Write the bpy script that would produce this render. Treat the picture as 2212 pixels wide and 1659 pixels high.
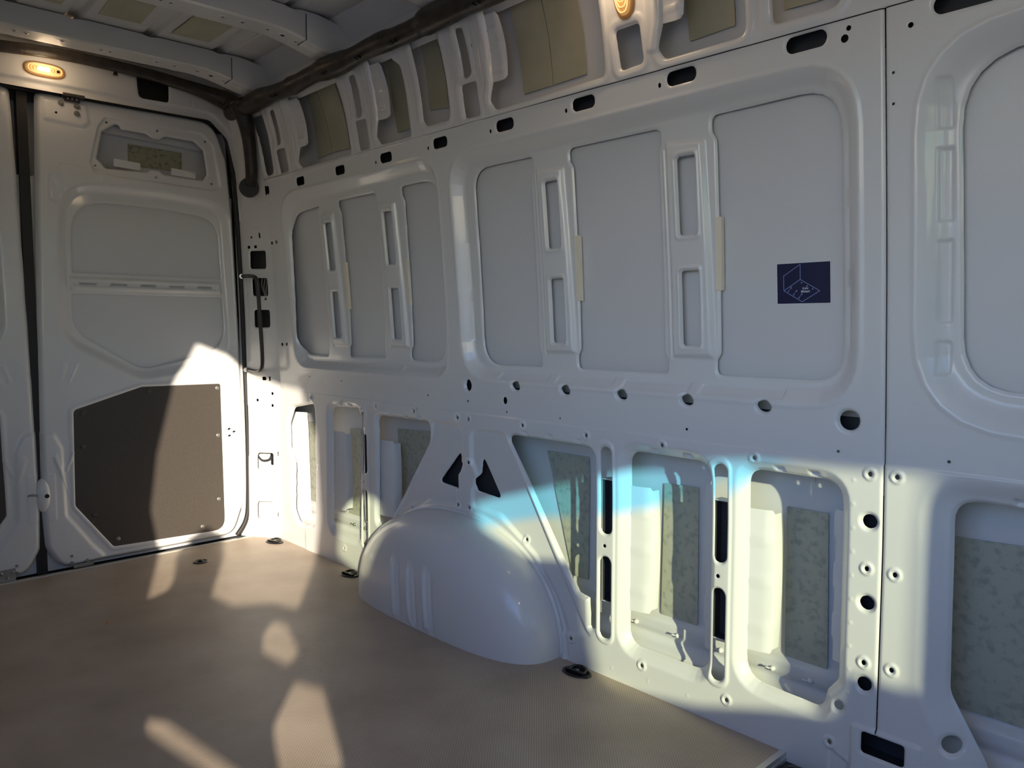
import bpy, bmesh, math
import numpy as np
from mathutils import Vector, Matrix

# ------------------------------------------------------------------ camera, sky, sun, exposure
scn = bpy.context.scene
COL = scn.collection
for o in list(bpy.data.objects):
    bpy.data.objects.remove(o)

CAM = np.array([3.36, -1.598, 0.95])
cam_d = bpy.data.cameras.new('camera')
cam_d.sensor_width = 36.0
cam_d.lens = 1692.0 / 2212.0 * 36.0
cam_d.clip_start = 0.02
cam = bpy.data.objects.new('camera', cam_d)
COL.objects.link(cam)
PITCH = math.atan(127 / 1692.0)
YAW = math.atan(1589 / math.hypot(1692, 127))
fh = Vector((-math.cos(YAW), math.sin(YAW), 0))
rt = Vector((fh.y, -fh.x, 0))
fw = fh * math.cos(PITCH) - Vector((0, 0, 1)) * math.sin(PITCH)
up = rt.cross(fw)
cam.matrix_world = Matrix(((rt.x, up.x, -fw.x, CAM[0]), (rt.y, up.y, -fw.y, CAM[1]), (rt.z, up.z, -fw.z, CAM[2]), (0, 0, 0, 1)))
scn.camera = cam

SUN = Vector((-1.7, 1.0, -0.53))
world = bpy.data.worlds.new('sky')
scn.world = world
world.use_nodes = True
wn = world.node_tree
sky = wn.nodes.new('ShaderNodeTexSky')
sky.sky_type = 'NISHITA'
sky.sun_disc = False
sky.sun_elevation = math.radians(15)
sky.sun_rotation = math.radians(120)
sky.air_density = 1.0
sky.dust_density = 0.0
sky.ozone_density = 1.0
bg = wn.nodes['Background']
wb = wn.nodes.new('ShaderNodeMix')          # camera white balance applied to the sky colour
wb.data_type = 'RGBA'; wb.blend_type = 'MULTIPLY'; wb.inputs[0].default_value = 1
wb.inputs[7].default_value = (0.84, 0.91, 1.27, 1)
wn.links.new(sky.outputs[0], wb.inputs[6])
wn.links.new(wb.outputs[2], bg.inputs[0])
bg.inputs[1].default_value = 0.42
sun_d = bpy.data.lights.new('sun', 'SUN')
sun_d.energy = 6.8
sun_d.color = (1.0, 0.88, 0.71)
sun_d.angle = math.radians(0.6)
sun = bpy.data.objects.new('sun', sun_d)
COL.objects.link(sun)
sun.rotation_euler = SUN.to_track_quat('-Z', 'Y').to_euler()
sun.location = (8, -4, 4)

scn.view_settings.view_transform = 'Standard'
scn.view_settings.look = 'None'
scn.view_settings.gamma = 1
scn.view_settings.use_curve_mapping = False
scn.view_settings.exposure = 0.30

# ------------------------------------------------------------------ materials
def mat(name, col, rough=0.5, metal=0.0, coat=0.0, spec=0.5, emit=None, estr=0.0):
    m = bpy.data.materials.new(name)
    m.use_nodes = True
    b = m.node_tree.nodes['Principled BSDF']
    b.inputs['Base Color'].default_value = (*col, 1)
    b.inputs['Roughness'].default_value = rough
    b.inputs['Metallic'].default_value = metal
    b.inputs['Coat Weight'].default_value = coat
    b.inputs['Coat Roughness'].default_value = 0.06
    b.inputs['Specular IOR Level'].default_value = spec
    if emit:
        b.inputs['Emission Color'].default_value = (*emit, 1)
        b.inputs['Emission Strength'].default_value = estr
    return m

def noise_mix(m, c1, c2, scale, lo=0.4, hi=0.6, detail=4, stretch=(1, 1, 1), bump=0.0, bscale=200, bdist=0.001):
    nt = m.node_tree
    b = nt.nodes['Principled BSDF']
    tc = nt.nodes.new('ShaderNodeTexCoord')
    mp = nt.nodes.new('ShaderNodeMapping')
    mp.inputs['Scale'].default_value = stretch
    nt.links.new(tc.outputs['Object'], mp.inputs[0])
    n = nt.nodes.new('ShaderNodeTexNoise')
    n.inputs['Scale'].default_value = scale
    n.inputs['Detail'].default_value = detail
    nt.links.new(mp.outputs[0], n.inputs['Vector'])
    r = nt.nodes.new('ShaderNodeValToRGB')
    r.color_ramp.elements[0].position = lo
    r.color_ramp.elements[1].position = hi
    r.color_ramp.elements[0].color = (*c1, 1)
    r.color_ramp.elements[1].color = (*c2, 1)
    nt.links.new(n.outputs['Fac'], r.inputs[0])
    nt.links.new(r.outputs[0], b.inputs['Base Color'])
    if bump > 0:
        n2 = nt.nodes.new('ShaderNodeTexNoise')
        n2.inputs['Scale'].default_value = bscale
        nt.links.new(tc.outputs['Object'], n2.inputs['Vector'])
        bp = nt.nodes.new('ShaderNodeBump')
        bp.inputs['Strength'].default_value = bump
        bp.inputs['Distance'].default_value = bdist
        nt.links.new(n2.outputs['Fac'], bp.inputs['Height'])
        nt.links.new(bp.outputs[0], b.inputs['Normal'])
    return r

PAINT = mat('white_van_paint', (0.755, 0.755, 0.745), 0.36, 0, 0.5)
SKIN = mat('inner_face_of_outer_panel', (0.70, 0.70, 0.705), 0.45, 0, 0.12)
ROOFP = mat('roof_inner_paint', (0.70, 0.69, 0.665), 0.36, 0, 0.3)
DARKC = mat('dark_cavity_shade', (0.035, 0.037, 0.045), 0.6)  # near-black colour puts shade inside the closed sections; reused for other dark parts
BLACK = mat('black_rubber', (0.018, 0.016, 0.015), 0.55)
TAPE = mat('black_cloth_tape', (0.030, 0.024, 0.020), 0.38)
noise_mix(TAPE, (0.02, 0.016, 0.013), (0.045, 0.034, 0.027), 30, 0.35, 0.65, bump=0.4, bscale=90, bdist=0.002)
PLASTIC = mat('black_plastic', (0.012, 0.012, 0.012), 0.28)
STEEL = mat('grey_steel', (0.42, 0.41, 0.40), 0.32, 0.9)
BOLT = mat('dull_bolt', (0.30, 0.29, 0.27), 0.45, 0.7)
ALU = mat('brushed_aluminium', (0.72, 0.70, 0.66), 0.4, 0.5)
FOAM = mat('cream_sealant_foam', (0.86, 0.78, 0.62), 0.8)
PADU = mat('olive_damping_pad', (0.46, 0.44, 0.31), 0.5)
noise_mix(PADU, (0.45, 0.43, 0.30), (0.54, 0.51, 0.37), 9, 0.35, 0.7)
PADH = mat('yellow_grey_pad', (.33, .32, .22), .5)
noise_mix(PADH, (0.20, 0.20, 0.14), (0.38, 0.365, 0.25), 60, 0.34, 0.5, detail=8)
PADL = mat('mottled_grey_green_pad', (0.33, 0.34, 0.27), 0.45)
noise_mix(PADL, (0.32, 0.335, 0.28), (0.44, 0.45, 0.37), 55, 0.34, 0.50, detail=12, bump=0.5, bscale=70, bdist=0.0015)
BOARD = mat('dark_brown_hardboard', (0.055, 0.045, 0.038), 0.42)
noise_mix(BOARD, (0.050, 0.042, 0.036), (0.076, 0.064, 0.053), 260, 0.3, 0.7, bump=0.35, bscale=500, bdist=0.0008)
STICK = mat('dark_blue_print', (0.006, 0.008, 0.055), 0.4)
STICKW = mat('white_print_border', (0.72, 0.73, 0.72), 0.4)
LINE = mat('pale_blue_print_line', (0.33, 0.42, 0.75), 0.4)
TXT = mat('white_print', (0.75, 0.78, 0.9), 0.4)
GREEN = mat('painted_deck', (0.5, 0.5, 0.48), 0.5)
AMB = mat('amber_lamp_bezel', (0.30, 0.15, 0.05), 0.15, 0.0, 0.5, emit=(1.0, 0.42, 0.10), estr=0.07)
LENS = mat('amber_lit_lens', (0.6, 0.35, 0.12), 0.12, 0.0, 0.6, emit=(1.0, 0.50, 0.14), estr=0.30)
LENSR = mat('lens_ridge', (0.6, 0.4, 0.2), 0.1, 0.0, 0.6, emit=(1.0, 0.62, 0.25), estr=1.1)
BULB = mat('glowing_bulb', (1, 1, 1), 0.4, emit=(1.0, 0.84, 0.48), estr=14)
WIRE = mat('grey_wire', (0.35, 0.34, 0.33), 0.4)
ASPH = mat('outdoor_concrete', (0.36, 0.33, 0.29), 0.9)
noise_mix(ASPH, (0.29, 0.29, 0.29), (0.38, 0.38, 0.38), 0.8)
COPPER = mat('orange_speck', (0.75, 0.30, 0.10), 0.5)

def glass(name, tint, gl=0.06):
    m = bpy.data.materials.new(name)
    m.use_nodes = True
    nt = m.node_tree
    nt.nodes.remove(nt.nodes['Principled BSDF'])
    t = nt.nodes.new('ShaderNodeBsdfTransparent')
    t.inputs[0].default_value = (*tint, 1)
    g = nt.nodes.new('ShaderNodeBsdfGlossy')
    g.inputs['Roughness'].default_value = 0.02
    mx = nt.nodes.new('ShaderNodeMixShader')
    mx.inputs[0].default_value = gl
    nt.links.new(t.outputs[0], mx.inputs[1])
    nt.links.new(g.outputs[0], mx.inputs[2])
    nt.links.new(mx.outputs[0], nt.nodes['Material Output'].inputs[0])
    return m
GLASS = glass('green_tinted_glass', (0.55, 0.635, 0.49))
GLASSW = glass('tinted_windscreen_glass', (0.50, 0.58, 0.56))
GBLUE = glass('blue_shade_band_glass', (0.14, 0.56, 0.82))

# floor material: brown-grey resin board with a fine woven relief
FLOORM = mat('floor_board_film', (0.2, 0.17, 0.15), 0.42)
def floor_nodes():
    nt = FLOORM.node_tree
    b = nt.nodes['Principled BSDF']
    tc = nt.nodes.new('ShaderNodeTexCoord')
    mp = nt.nodes.new('ShaderNodeMapping')
    mp.inputs['Rotation'].default_value = (0, 0, math.radians(45))
    nt.links.new(tc.outputs['Object'], mp.inputs[0])
    w1 = nt.nodes.new('ShaderNodeTexWave'); w1.bands_direction = 'X'; w1.inputs['Scale'].default_value = 55
    w2 = nt.nodes.new('ShaderNodeTexWave'); w2.bands_direction = 'Y'; w2.inputs['Scale'].default_value = 55
    nt.links.new(mp.outputs[0], w1.inputs[0]); nt.links.new(mp.outputs[0], w2.inputs[0])
    mul = nt.nodes.new('ShaderNodeMath'); mul.operation = 'MULTIPLY'
    nt.links.new(w1.outputs['Fac'], mul.inputs[0]); nt.links.new(w2.outputs['Fac'], mul.inputs[1])
    n = nt.nodes.new('ShaderNodeTexNoise'); n.inputs['Scale'].default_value = 5; n.inputs['Detail'].default_value = 8
    n3 = nt.nodes.new('ShaderNodeTexNoise'); n3.inputs['Scale'].default_value = 1.4; n3.inputs['Detail'].default_value = 3
    nt.links.new(tc.outputs['Object'], n.inputs['Vector'])
    nt.links.new(tc.outputs['Object'], n3.inputs['Vector'])
    r = nt.nodes.new('ShaderNodeValToRGB')
    r.color_ramp.elements[0].position = 0.3; r.color_ramp.elements[0].color = (0.47, 0.375, 0.285, 1)
    r.color_ramp.elements[1].position = 0.72; r.color_ramp.elements[1].color = (0.62, 0.505, 0.395, 1)
    nt.links.new(n.outputs['Fac'], r.inputs[0])
    mx = nt.nodes.new('ShaderNodeMix'); mx.data_type = 'RGBA'; mx.blend_type = 'MULTIPLY'; mx.inputs[0].default_value = 1
    r2 = nt.nodes.new('ShaderNodeValToRGB')
    r2.color_ramp.elements[0].color = (0.72, 0.72, 0.72, 1); r2.color_ramp.elements[1].color = (1.2, 1.2, 1.2, 1)
    nt.links.new(mul.outputs[0], r2.inputs[0])
    nt.links.new(r.outputs[0], mx.inputs[6]); nt.links.new(r2.outputs[0], mx.inputs[7])
    nt.links.new(mx.outputs[2], b.inputs['Base Color'])
    bp = nt.nodes.new('ShaderNodeBump'); bp.inputs['Strength'].default_value = 0.5; bp.inputs['Distance'].default_value = 0.0006
    nt.links.new(mul.outputs[0], bp.inputs['Height'])
    nt.links.new(bp.outputs[0], b.inputs['Normal'])
    rr_ = nt.nodes.new('ShaderNodeMapRange')
    rr_.inputs[3].default_value = 0.30; rr_.inputs[4].default_value = 0.55
    nt.links.new(n3.outputs['Fac'], rr_.inputs[0])
    nt.links.new(rr_.outputs[0], b.inputs['Roughness'])
floor_nodes()

# ------------------------------------------------------------------ object helpers
def tag(o, label=None, cat=None, group=None, kind=None):
    if label: o['label'] = label
    if cat: o['category'] = cat
    if group: o['group'] = group
    if kind: o['kind'] = kind
    return o

def empty(name, loc=(0, 0, 0)):
    o = bpy.data.objects.new(name, None)
    COL.objects.link(o)
    o.location = loc
    return o

def link(name, me, m, parent=None, smooth=True):
    if smooth:
        me.polygons.foreach_set('use_smooth', [True] * len(me.polygons))
    me.materials.append(m)
    o = bpy.data.objects.new(name, me)
    COL.objects.link(o)
    if parent:
        o.parent = parent
        bpy.context.view_layer.update()
        o.matrix_parent_inverse = parent.matrix_world.inverted()
    return o

def from_bm(name, bm, m, parent=None, smooth=True):
    me = bpy.data.meshes.new(name)
    bm.normal_update()
    bm.to_mesh(me); bm.free()
    return link(name, me, m, parent, smooth)

def pyd(name, vs, fs, m, parent=None, smooth=False):
    me = bpy.data.meshes.new(name)
    me.from_pydata([tuple(map(float, v)) for v in vs], [], fs)
    me.update()
    return link(name, me, m, parent, smooth)

def box_vf(x0, x1, y0, y1, z0, z1, base=0):
    v = [(x0, y0, z0), (x1, y0, z0), (x1, y1, z0), (x0, y1, z0), (x0, y0, z1), (x1, y0, z1), (x1, y1, z1), (x0, y1, z1)]
    f = [(3, 2, 1, 0), (4, 5, 6, 7), (0, 1, 5, 4), (1, 2, 6, 5), (2, 3, 7, 6), (3, 0, 4, 7)]
    return v, [tuple(i + base for i in q) for q in f]

def boxes(name, lst, m, parent=None):
    V, F = [], []
    for b in lst:
        v, f = box_vf(*b, base=len(V)); V += v; F += f
    return pyd(name, V, F, m, parent)

def tube(name, pts, rad, m, parent=None, seg=14, sub=1, capends=True, flat=1.0):
    """swept tube through pts; rad number or list"""
    P = [np.array(p, float) for p in pts]
    R = list(rad) if hasattr(rad, '__len__') else [rad] * len(P)
    if sub > 1:
        Q, RR = [], []
        n = len(P)
        for i in range(n - 1):
            p0 = P[max(i - 1, 0)]; p1 = P[i]; p2 = P[i + 1]; p3 = P[min(i + 2, n - 1)]
            for k in range(sub):
                t = k / sub
                Q.append(0.5 * ((2 * p1) + (-p0 + p2) * t + (2 * p0 - 5 * p1 + 4 * p2 - p3) * t * t + (-p0 + 3 * p1 - 3 * p2 + p3) * t ** 3))
                RR.append(R[i] * (1 - t) + R[i + 1] * t)
        Q.append(P[-1]); RR.append(R[-1])
        P, R = Q, RR
    V, F = [], []
    prev = None
    for i, p in enumerate(P):
        d = P[min(i + 1, len(P) - 1)] - P[max(i - 1, 0)]
        d = d / (np.linalg.norm(d) + 1e-9)
        if prev is None:
            a = np.array([0, 0, 1.0]) if abs(d[2]) < 0.9 else np.array([1.0, 0, 0])
        else:
            a = prev
        a = a - d * (a @ d); a /= np.linalg.norm(a); prev = a
        b = np.cross(d, a)
        for k in range(seg):
            an = 2 * math.pi * k / seg
            V.append(p + R[i] * (math.cos(an) * a + math.sin(an) * b * flat))
    for i in range(len(P) - 1):
        for k in range(seg):
            k2 = (k + 1) % seg
            F.append((i * seg + k, i * seg + k2, (i + 1) * seg + k2, (i + 1) * seg + k))
    if capends:
        F.append(tuple(range(seg))[::-1])
        F.append(tuple(range((len(P) - 1) * seg, len(P) * seg)))
    return pyd(name, V, F, m, parent, True)

# ------------------------------------------------------------------ 2-D signed distances (negative inside)
class S:
    def __init__(s, f, x0, x1, z0, z1):
        s.f = f; s.bb = (x0, x1, z0, z1)

def rr(x0, x1, z0, z1, r=0.01):
    cx, cz, hx, hz = (x0 + x1) / 2, (z0 + z1) / 2, (x1 - x0) / 2, (z1 - z0) / 2
    r = min(r, hx, hz)
    def f(U, V):
        a = np.abs(U - cx) - hx + r; b = np.abs(V - cz) - hz + r
        return np.hypot(np.maximum(a, 0), np.maximum(b, 0)) + np.minimum(np.maximum(a, b), 0) - r
    return S(f, x0, x1, z0, z1)

def ell(cx, cz, a, b, rot=0.0):
    c, s = math.cos(rot), math.sin(rot)
    def f(U, V):
        p = (U - cx) * c + (V - cz) * s; q = -(U - cx) * s + (V - cz) * c
        k = np.hypot(p / a, q / b)
        return (k - 1) * min(a, b)
    m = max(a, b)
    return S(f, cx - m, cx + m, cz - m, cz + m)

def circ(cx, cz, r): return ell(cx, cz, r, r)

def seg(x0, z0, x1, z1, r):
    def f(U, V):
        dx, dz = x1 - x0, z1 - z0
        t = np.clip(((U - x0) * dx + (V - z0) * dz) / (dx * dx + dz * dz), 0, 1)
        return np.hypot(U - x0 - t * dx, V - z0 - t * dz) - r
    return S(f, min(x0, x1) - r, max(x0, x1) + r, min(z0, z1) - r, max(z0, z1) + r)

def fillet(pts, r, n=6):
    out = []
    N = len(pts)
    rs = r if hasattr(r, '__len__') else [r] * N
    for i in range(N):
        p = np.array(pts[i], float); a = np.array(pts[i - 1], float); b = np.array(pts[(i + 1) % N], float)
        da, db = a - p, b - p
        la, lb = np.linalg.norm(da), np.linalg.norm(db)
        da /= la; db /= lb
        ang = math.acos(max(-1, min(1, da @ db)))
        if rs[i] <= 0 or ang > 3.1:
            out.append(p); continue
        t = min(rs[i] / math.tan(ang / 2), la * 0.48, lb * 0.48)
        p0, p2 = p + da * t, p + db * t
        for k in range(n + 1):
            u = k / n
            out.append((1 - u) ** 2 * p0 + 2 * u * (1 - u) * p + u * u * p2)
    return np.array(out)

def pg(pts, r=0.0):
    P = fillet(pts, r)
    def f(U, V):
        sh = U.shape
        x = U.ravel(); y = V.ravel()
        d = np.full(x.shape, 1e9); ins = np.zeros(x.shape, bool)
        n = len(P)
        for i in range(n):
            x0, y0 = P[i]; x1, y1 = P[(i + 1) % n]
            dx, dy = x1 - x0, y1 - y0
            L = dx * dx + dy * dy
            if L < 1e-14: continue
            t = np.clip(((x - x0) * dx + (y - y0) * dy) / L, 0, 1)
            d = np.minimum(d, (x - x0 - t * dx) ** 2 + (y - y0 - t * dy) ** 2)
            c = ((y0 > y) != (y1 > y))
            if dy != 0:
                ins ^= c & (x < x0 + (y - y0) / dy * dx)
        d = np.sqrt(d)
        return np.where(ins, -d, d).reshape(sh)
    return S(f, P[:, 0].min(), P[:, 0].max(), P[:, 1].min(), P[:, 1].max())

def inv(s):
    return S(lambda U, V: -s.f(U, V), -99, 99, -99, 99)

def grow(s, a):
    b = s.bb
    return S(lambda U, V: s.f(U, V) - a, b[0] - a, b[1] + a, b[2] - a, b[3] + a)

def half(fn):     # cut where fn<0
    return S(fn, -99, 99, -99, 99)

def ss(t):
    t = np.clip(t, 0, 1)
    return t * t * (3 - 2 * t)

def sheet(name, us, vs, base, holes, feats, m, parent=None, lip=0.005, lipw=0.007):
    """pressed sheet: base(U,V,H) -> points; holes cut by marching squares; feats shape the relief.
       feats: ('in', sdf, depth, width) recess with a soft edge;  ('rim', sdf, height, halfwidth) bead along the contour"""
    us = np.asarray(us, float); vs = np.asarray(vs, float)
    nu, nv = len(us), len(vs)
    U, V = np.meshgrid(us, vs, indexing='ij')
    H = np.zeros((nu, nv)); K = np.full((nu, nv), 1.0)
    def win(bb, mg):
        i0 = np.searchsorted(us, bb[0] - mg); i1 = np.searchsorted(us, bb[1] + mg)
        j0 = np.searchsorted(vs, bb[2] - mg); j1 = np.searchsorted(vs, bb[3] + mg)
        return slice(max(i0 - 1, 0), i1 + 1), slice(max(j0 - 1, 0), j1 + 1)
    for ft in feats:
        kind, s, a, w = ft[:4]
        sl = win(s.bb, w + 0.002)
        u, v = U[sl], V[sl]
        if u.size == 0: continue
        d = None if kind == 'fn' else s.f(u, v)
        if kind == 'in':
            H[sl] += a * ss(-d / w)
        elif kind == 'rim':
            H[sl] += a * ss(1 - np.abs(d) / w)
        elif kind == 'fn':
            H[sl] += a(u, v)
    for h in holes:
        hl = h
        L, LW = lip, lipw
        if isinstance(h, tuple): hl, L, LW = h
        sl = win(hl.bb, 0.03)
        u, v = U[sl], V[sl]
        if u.size == 0: continue
        d = hl.f(u, v)
        if L:
            H[sl] += L * np.clip(1 - np.maximum(d, 0) / LW, 0, 1) ** 2
        K[sl] = np.minimum(K[sl], d)
    P = np.stack(base(U, V, H), -1).reshape(-1, 3)
    K = np.where(np.abs(K) < 1e-7, 1e-7, K)
    kk = K.ravel(); idx = np.arange(nu * nv).reshape(nu, nv)
    def cross(a, b):
        ka, kb = kk[a], kk[b]
        t = np.clip(ka / np.where(np.abs(ka - kb) < 1e-12, 1, ka - kb), 0, 1)[:, None]
        return P[a] * (1 - t) + P[b] * t
    a0, b0 = idx[:-1, :].ravel(), idx[1:, :].ravel()       # edges along u
    a1, b1 = idx[:, :-1].ravel(), idx[:, 1:].ravel()       # edges along v
    EU = np.full(a0.shape, -1); EV = np.full(a1.shape, -1)
    mu = (kk[a0] > 0) != (kk[b0] > 0); mv = (kk[a1] > 0) != (kk[b1] > 0)
    n0 = nu * nv
    EU[mu] = n0 + np.arange(mu.sum()); n1 = n0 + mu.sum()
    EV[mv] = n1 + np.arange(mv.sum())
    ALL = np.concatenate([P, cross(a0[mu], b0[mu]), cross(a1[mv], b1[mv])])
    EU = EU.reshape(nu - 1, nv); EV = EV.reshape(nu, nv - 1)
    c = [idx[:-1, :-1], idx[1:, :-1], idx[1:, 1:], idx[:-1, 1:]]
    e = [EU[:, :-1], EV[1:, :], EU[:, 1:], EV[:-1, :]]
    pos = K > 0
    code = (pos[:-1, :-1] * 1 + pos[1:, :-1] * 2 + pos[1:, 1:] * 4 + pos[:-1, 1:] * 8)
    T = {1: 'c0e0e3', 2: 'c1e1e0', 4: 'c2e2e1', 8: 'c3e3e2', 3: 'c0c1e1e3', 6: 'c1c2e2e0', 12: 'c2c3e3e1', 9: 'c3c0e0e2',
         5: 'c0e0e1c2e2e3', 10: 'c1e1e2c3e3e0', 7: 'c0c1c2e2e3', 14: 'c1c2c3e3e0', 13: 'c2c3c0e0e1', 11: 'c3c0c1e1e2', 15: 'c0c1c2c3'}
    loops, tot = [], []
    for k, sx in T.items():
        mk = code == k
        if not mk.any(): continue
        cols = [(c if sx[q] == 'c' else e)[int(sx[q + 1])][mk] for q in range(0, len(sx), 2)]
        A = np.stack(cols, 1)
        loops.append(A.ravel()); tot.append(np.full(len(A), A.shape[1]))
    L = np.concatenate(loops); Tn = np.concatenate(tot)
    used, Ln = np.unique(L, return_inverse=True)
    co = ALL[used].astype(np.float32)
    me = bpy.data.meshes.new(name)
    me.vertices.add(len(co)); me.vertices.foreach_set('co', co.ravel())
    me.loops.add(len(Ln)); me.loops.foreach_set('vertex_index', Ln.astype(np.int32).ravel())
    me.polygons.add(len(Tn))
    me.polygons.foreach_set('loop_start', np.concatenate([[0], np.cumsum(Tn)[:-1]]).astype(np.int32))
    me.update(calc_edges=True)
    me.validate()
    return link(name, me, m, parent, True)

def lin(a, b, d): return list(np.arange(a, b, d))

# ------------------------------------------------------------------ van cross-section
PZ = [-.2, 0, .12, .5, .675, .77, .9, 1.04, 1.17, 1.3, 1.41, 1.53, 1.61, 1.67, 1.73, 1.79, 1.85, 1.9, 2.0]
PY = [0, 0, 0, -.001, -.008, -.013, -.022, -.032, -.044, -.057, -.069, -.082, -.093, -.101, -.113, -.132, -.158, -.19, -.28]
_zz = np.linspace(-.2, 2.0, 441)
_pp = np.interp(_zz, PZ, PY)
_ker = np.hanning(19); _ker /= _ker.sum()
_pp = np.convolve(np.pad(_pp, 9, mode='edge'), _ker, mode='valid')
def prof(z): return np.interp(z, _zz, _pp)
def corner(z): return .15 + .054 * z
XF = 5.95          # front of the cab
YL = -1.80         # inner face of the opposite side

# ------------------------------------------------------------------ wall_right: the pressed inner side panel
D = .03
feats, holes = [], []
def add_frame(s, rad_w=.042):
    feats.append(('in', s, D, rad_w))
    feats.append(('rim', s, -.002, .010))
F1 = pg([(.335, .772), (1.372, .772), (1.385, 1.478), (.345, 1.478)], [.10, .09, .10, .13])
F2 = pg([(1.440, .778), (2.692, .778), (2.692, 1.468), (1.440, 1.468)], [.12, .12, .13, .12])
F3 = pg([(2.795, .752), (4.25, .752), (4.25, 1.470), (2.795, 1.470)], [.19, .19, .17, .17])
for s in (F1, F2): add_frame(s)
add_frame(F3, .055)
# openings of the upper frames
op = [
    pg([(.345, .828), (.562, .830), (.575, .87), (.580, 1.38), (.600, 1.412), (.372, 1.400)], [.09, .012, .0, .0, .02, .10]),
    pg([(.722, .828), (.966, .834), (.966, .85), (.992, 1.416), (.738, 1.416), (.740, 1.39), (.752, 1.37), (.738, .88), (.724, .865)], [.012, .012, 0, .02, .02, .01, .01, .01, .01]),
    pg([(1.125, .828), (1.320, .828), (1.348, 1.417), (1.146, 1.417), (1.148, 1.385), (1.158, 1.37), (1.140, .88), (1.126, .865)], [.015, .07, .08, .02, .01, .01, .01, .01]),
    pg([(1.515, .826), (1.764, .830), (1.764, .862), (1.755, .88), (1.762, 1.36), (1.776, 1.385), (1.776, 1.419), (1.524, 1.419)], [.08, .012, .01, .01, .01, .01, .025, .07]),
    pg([(1.908, .829), (2.205, .831), (2.205, .862), (2.196, .88), (2.200, 1.36), (2.208, 1.38), (2.208, 1.418), (1.915, 1.419), (1.915, 1.385), (1.926, 1.368), (1.919, .885), (1.908, .868)], [.018, .018, .01, .01, .01, .01, .02, .025, .01, .01, .01, .01]),
    pg([(2.346, .832), (2.645, .832), (2.645, 1.424), (2.350, 1.421), (2.350, 1.385), (2.361, 1.368), (2.357, .885), (2.346, .868)], [.018, .07, .085, .025, .01, .01, .01, .01]),
    pg([(2.872, .828), (4.15, .828), (4.15, 1.424), (2.862, 1.424)], [.10, .1, .12, .12]),
]
for s in op:
    holes.append((s, .006, .007))
# posts between the openings
def post(x0, x1, sx0, sx1, zb=.868, zt=1.385):
    feats.append(('in', pg([(x0 + .014, zb), (x1, zb), (x1 - .012, zt - .01), (x0 + .014, zt)], .004), -.012, .015))
    feats.append(('in', seg(x0 + .010, zb, x0 + .010, zt - .02, .006), -.004, .006))
    for z0, z1 in ((.901, 1.079), (1.162, 1.342)):
        feats.append(('in', rr(sx0 - .013, sx1 + .013, z0 - .014, z1 + .014, .012), -.0035, .008))
        holes.append((rr(sx0, sx1, z0, z1, .007), .012, .008))
post(.600, .722, .640, .690); post(.995, 1.128, 1.040, 1.092)
post(1.774, 1.910, 1.825, 1.873); post(2.208, 2.348, 2.259, 2.308)
# shallow channels along the frame foot and beside the front frame
for a, b in ((.43, .648), (.657, .85), (.865, 1.07), (1.09, 1.27)):
    feats.append(('in', rr(a, b, .790, .812, .006), .004, .006))
for a, b in ((1.60, 1.81), (1.835, 2.045), (2.071, 2.28), (2.306, 2.525)):
    feats.append(('in', rr(a, b, .786, .812, .006), .005, .006))
for a, b in ((1.30, 1.395), (1.135, 1.275), (.948, 1.110), (.850, .922)):
    feats.append(('in', rr(2.826, 2.853, a + .004, b, .006), .006, .006))
for a, b in ((1.06, 1.21), (.90, 1.03)):
    feats.append(('in', rr(1.468, 1.484, a, b, .006), .003, .005))
for a, b in ((1.22, 1.34), (1.06, 1.19), (.90, 1.03)):
    feats.append(('in', rr(2.655, 2.668, a, b, .006), .003, .005))
# belt slots every 296 mm and their pilot holes
for i in range(10):
    x = .234 + .2945 * i if i < 9 else 2.878
    w = [.055, .06, .062, .066, .068, .07, .074, .078, .084, .105][i]
    holes.append((rr(x - w / 2, x + w / 2, 1.495, 1.527, .010 + .0006 * i), .004, .006))
    if i in (3, 4, 5, 6, 7): holes.append((ell(x - .058, 1.503, .004, .006), 0, .002))
for x, z, r in ((2.668, 1.497, .0075), (2.676, 1.514, .005), (2.788, 1.49, .005), (2.757, 1.415, .003), (2.757, 1.36, .003)):
    holes.append((circ(x, z, r), .001, .003))
# row of angled holes under the frames
for x in (1.680, 1.880, 2.079, 2.279, 2.480):
    feats.append(('in', ell(x, .771, .023, .019, -.25), .005, .009))
    holes.append((ell(x, .771, .0165, .0125, -.25), .006, .005))
feats.append(('in', circ(1.461, .761, .022), .004, .008)); holes.append((ell(1.461, .761, .013, .018), .005, .005))
feats.append(('in', circ(2.670, .756, .028), .004, .008)); holes.append((circ(2.670, .756, .0205), .005, .005))
holes.append((ell(1.634, .724, .008, .011), .002, .004))
for x, z in ((.70, .735), (1.25, .715), (1.64, .69), (1.46, .71), (1.86, .69), (2.28, .70), (2.65, .69), (2.86, .695), (.45, .74)):
    holes.append((circ(x, z, .0035), 0, .002))
for x, z in ((.235, 1.295), (.275, 1.297), (.235, .868), (.275, .870)):
    holes.append((rr(x - .008, x + .008, z - .006, z + .006, .001), 0, .002))
# seam steps: at z=.675 and the cant rail lap at 1.54
feats.append(('fn', half(None), lambda u, v: -.0035 * ss((.676 - v) / .005) * ss((u - .36) / .02), 0))
feats.append(('fn', half(None), lambda u, v: -.004 * ss((v - 1.5375 + (u - 1.7) * .008) / .004), 0))
holes.append((half(lambda u, v: np.abs(v - (1.5375 - (u - 1.95) * .0085)) - .0007), 0, .001))
# upright joint with a dark gap
holes.append((rr(2.7415, 2.7440, .118, 1.531, .001), .004, .006))
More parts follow.
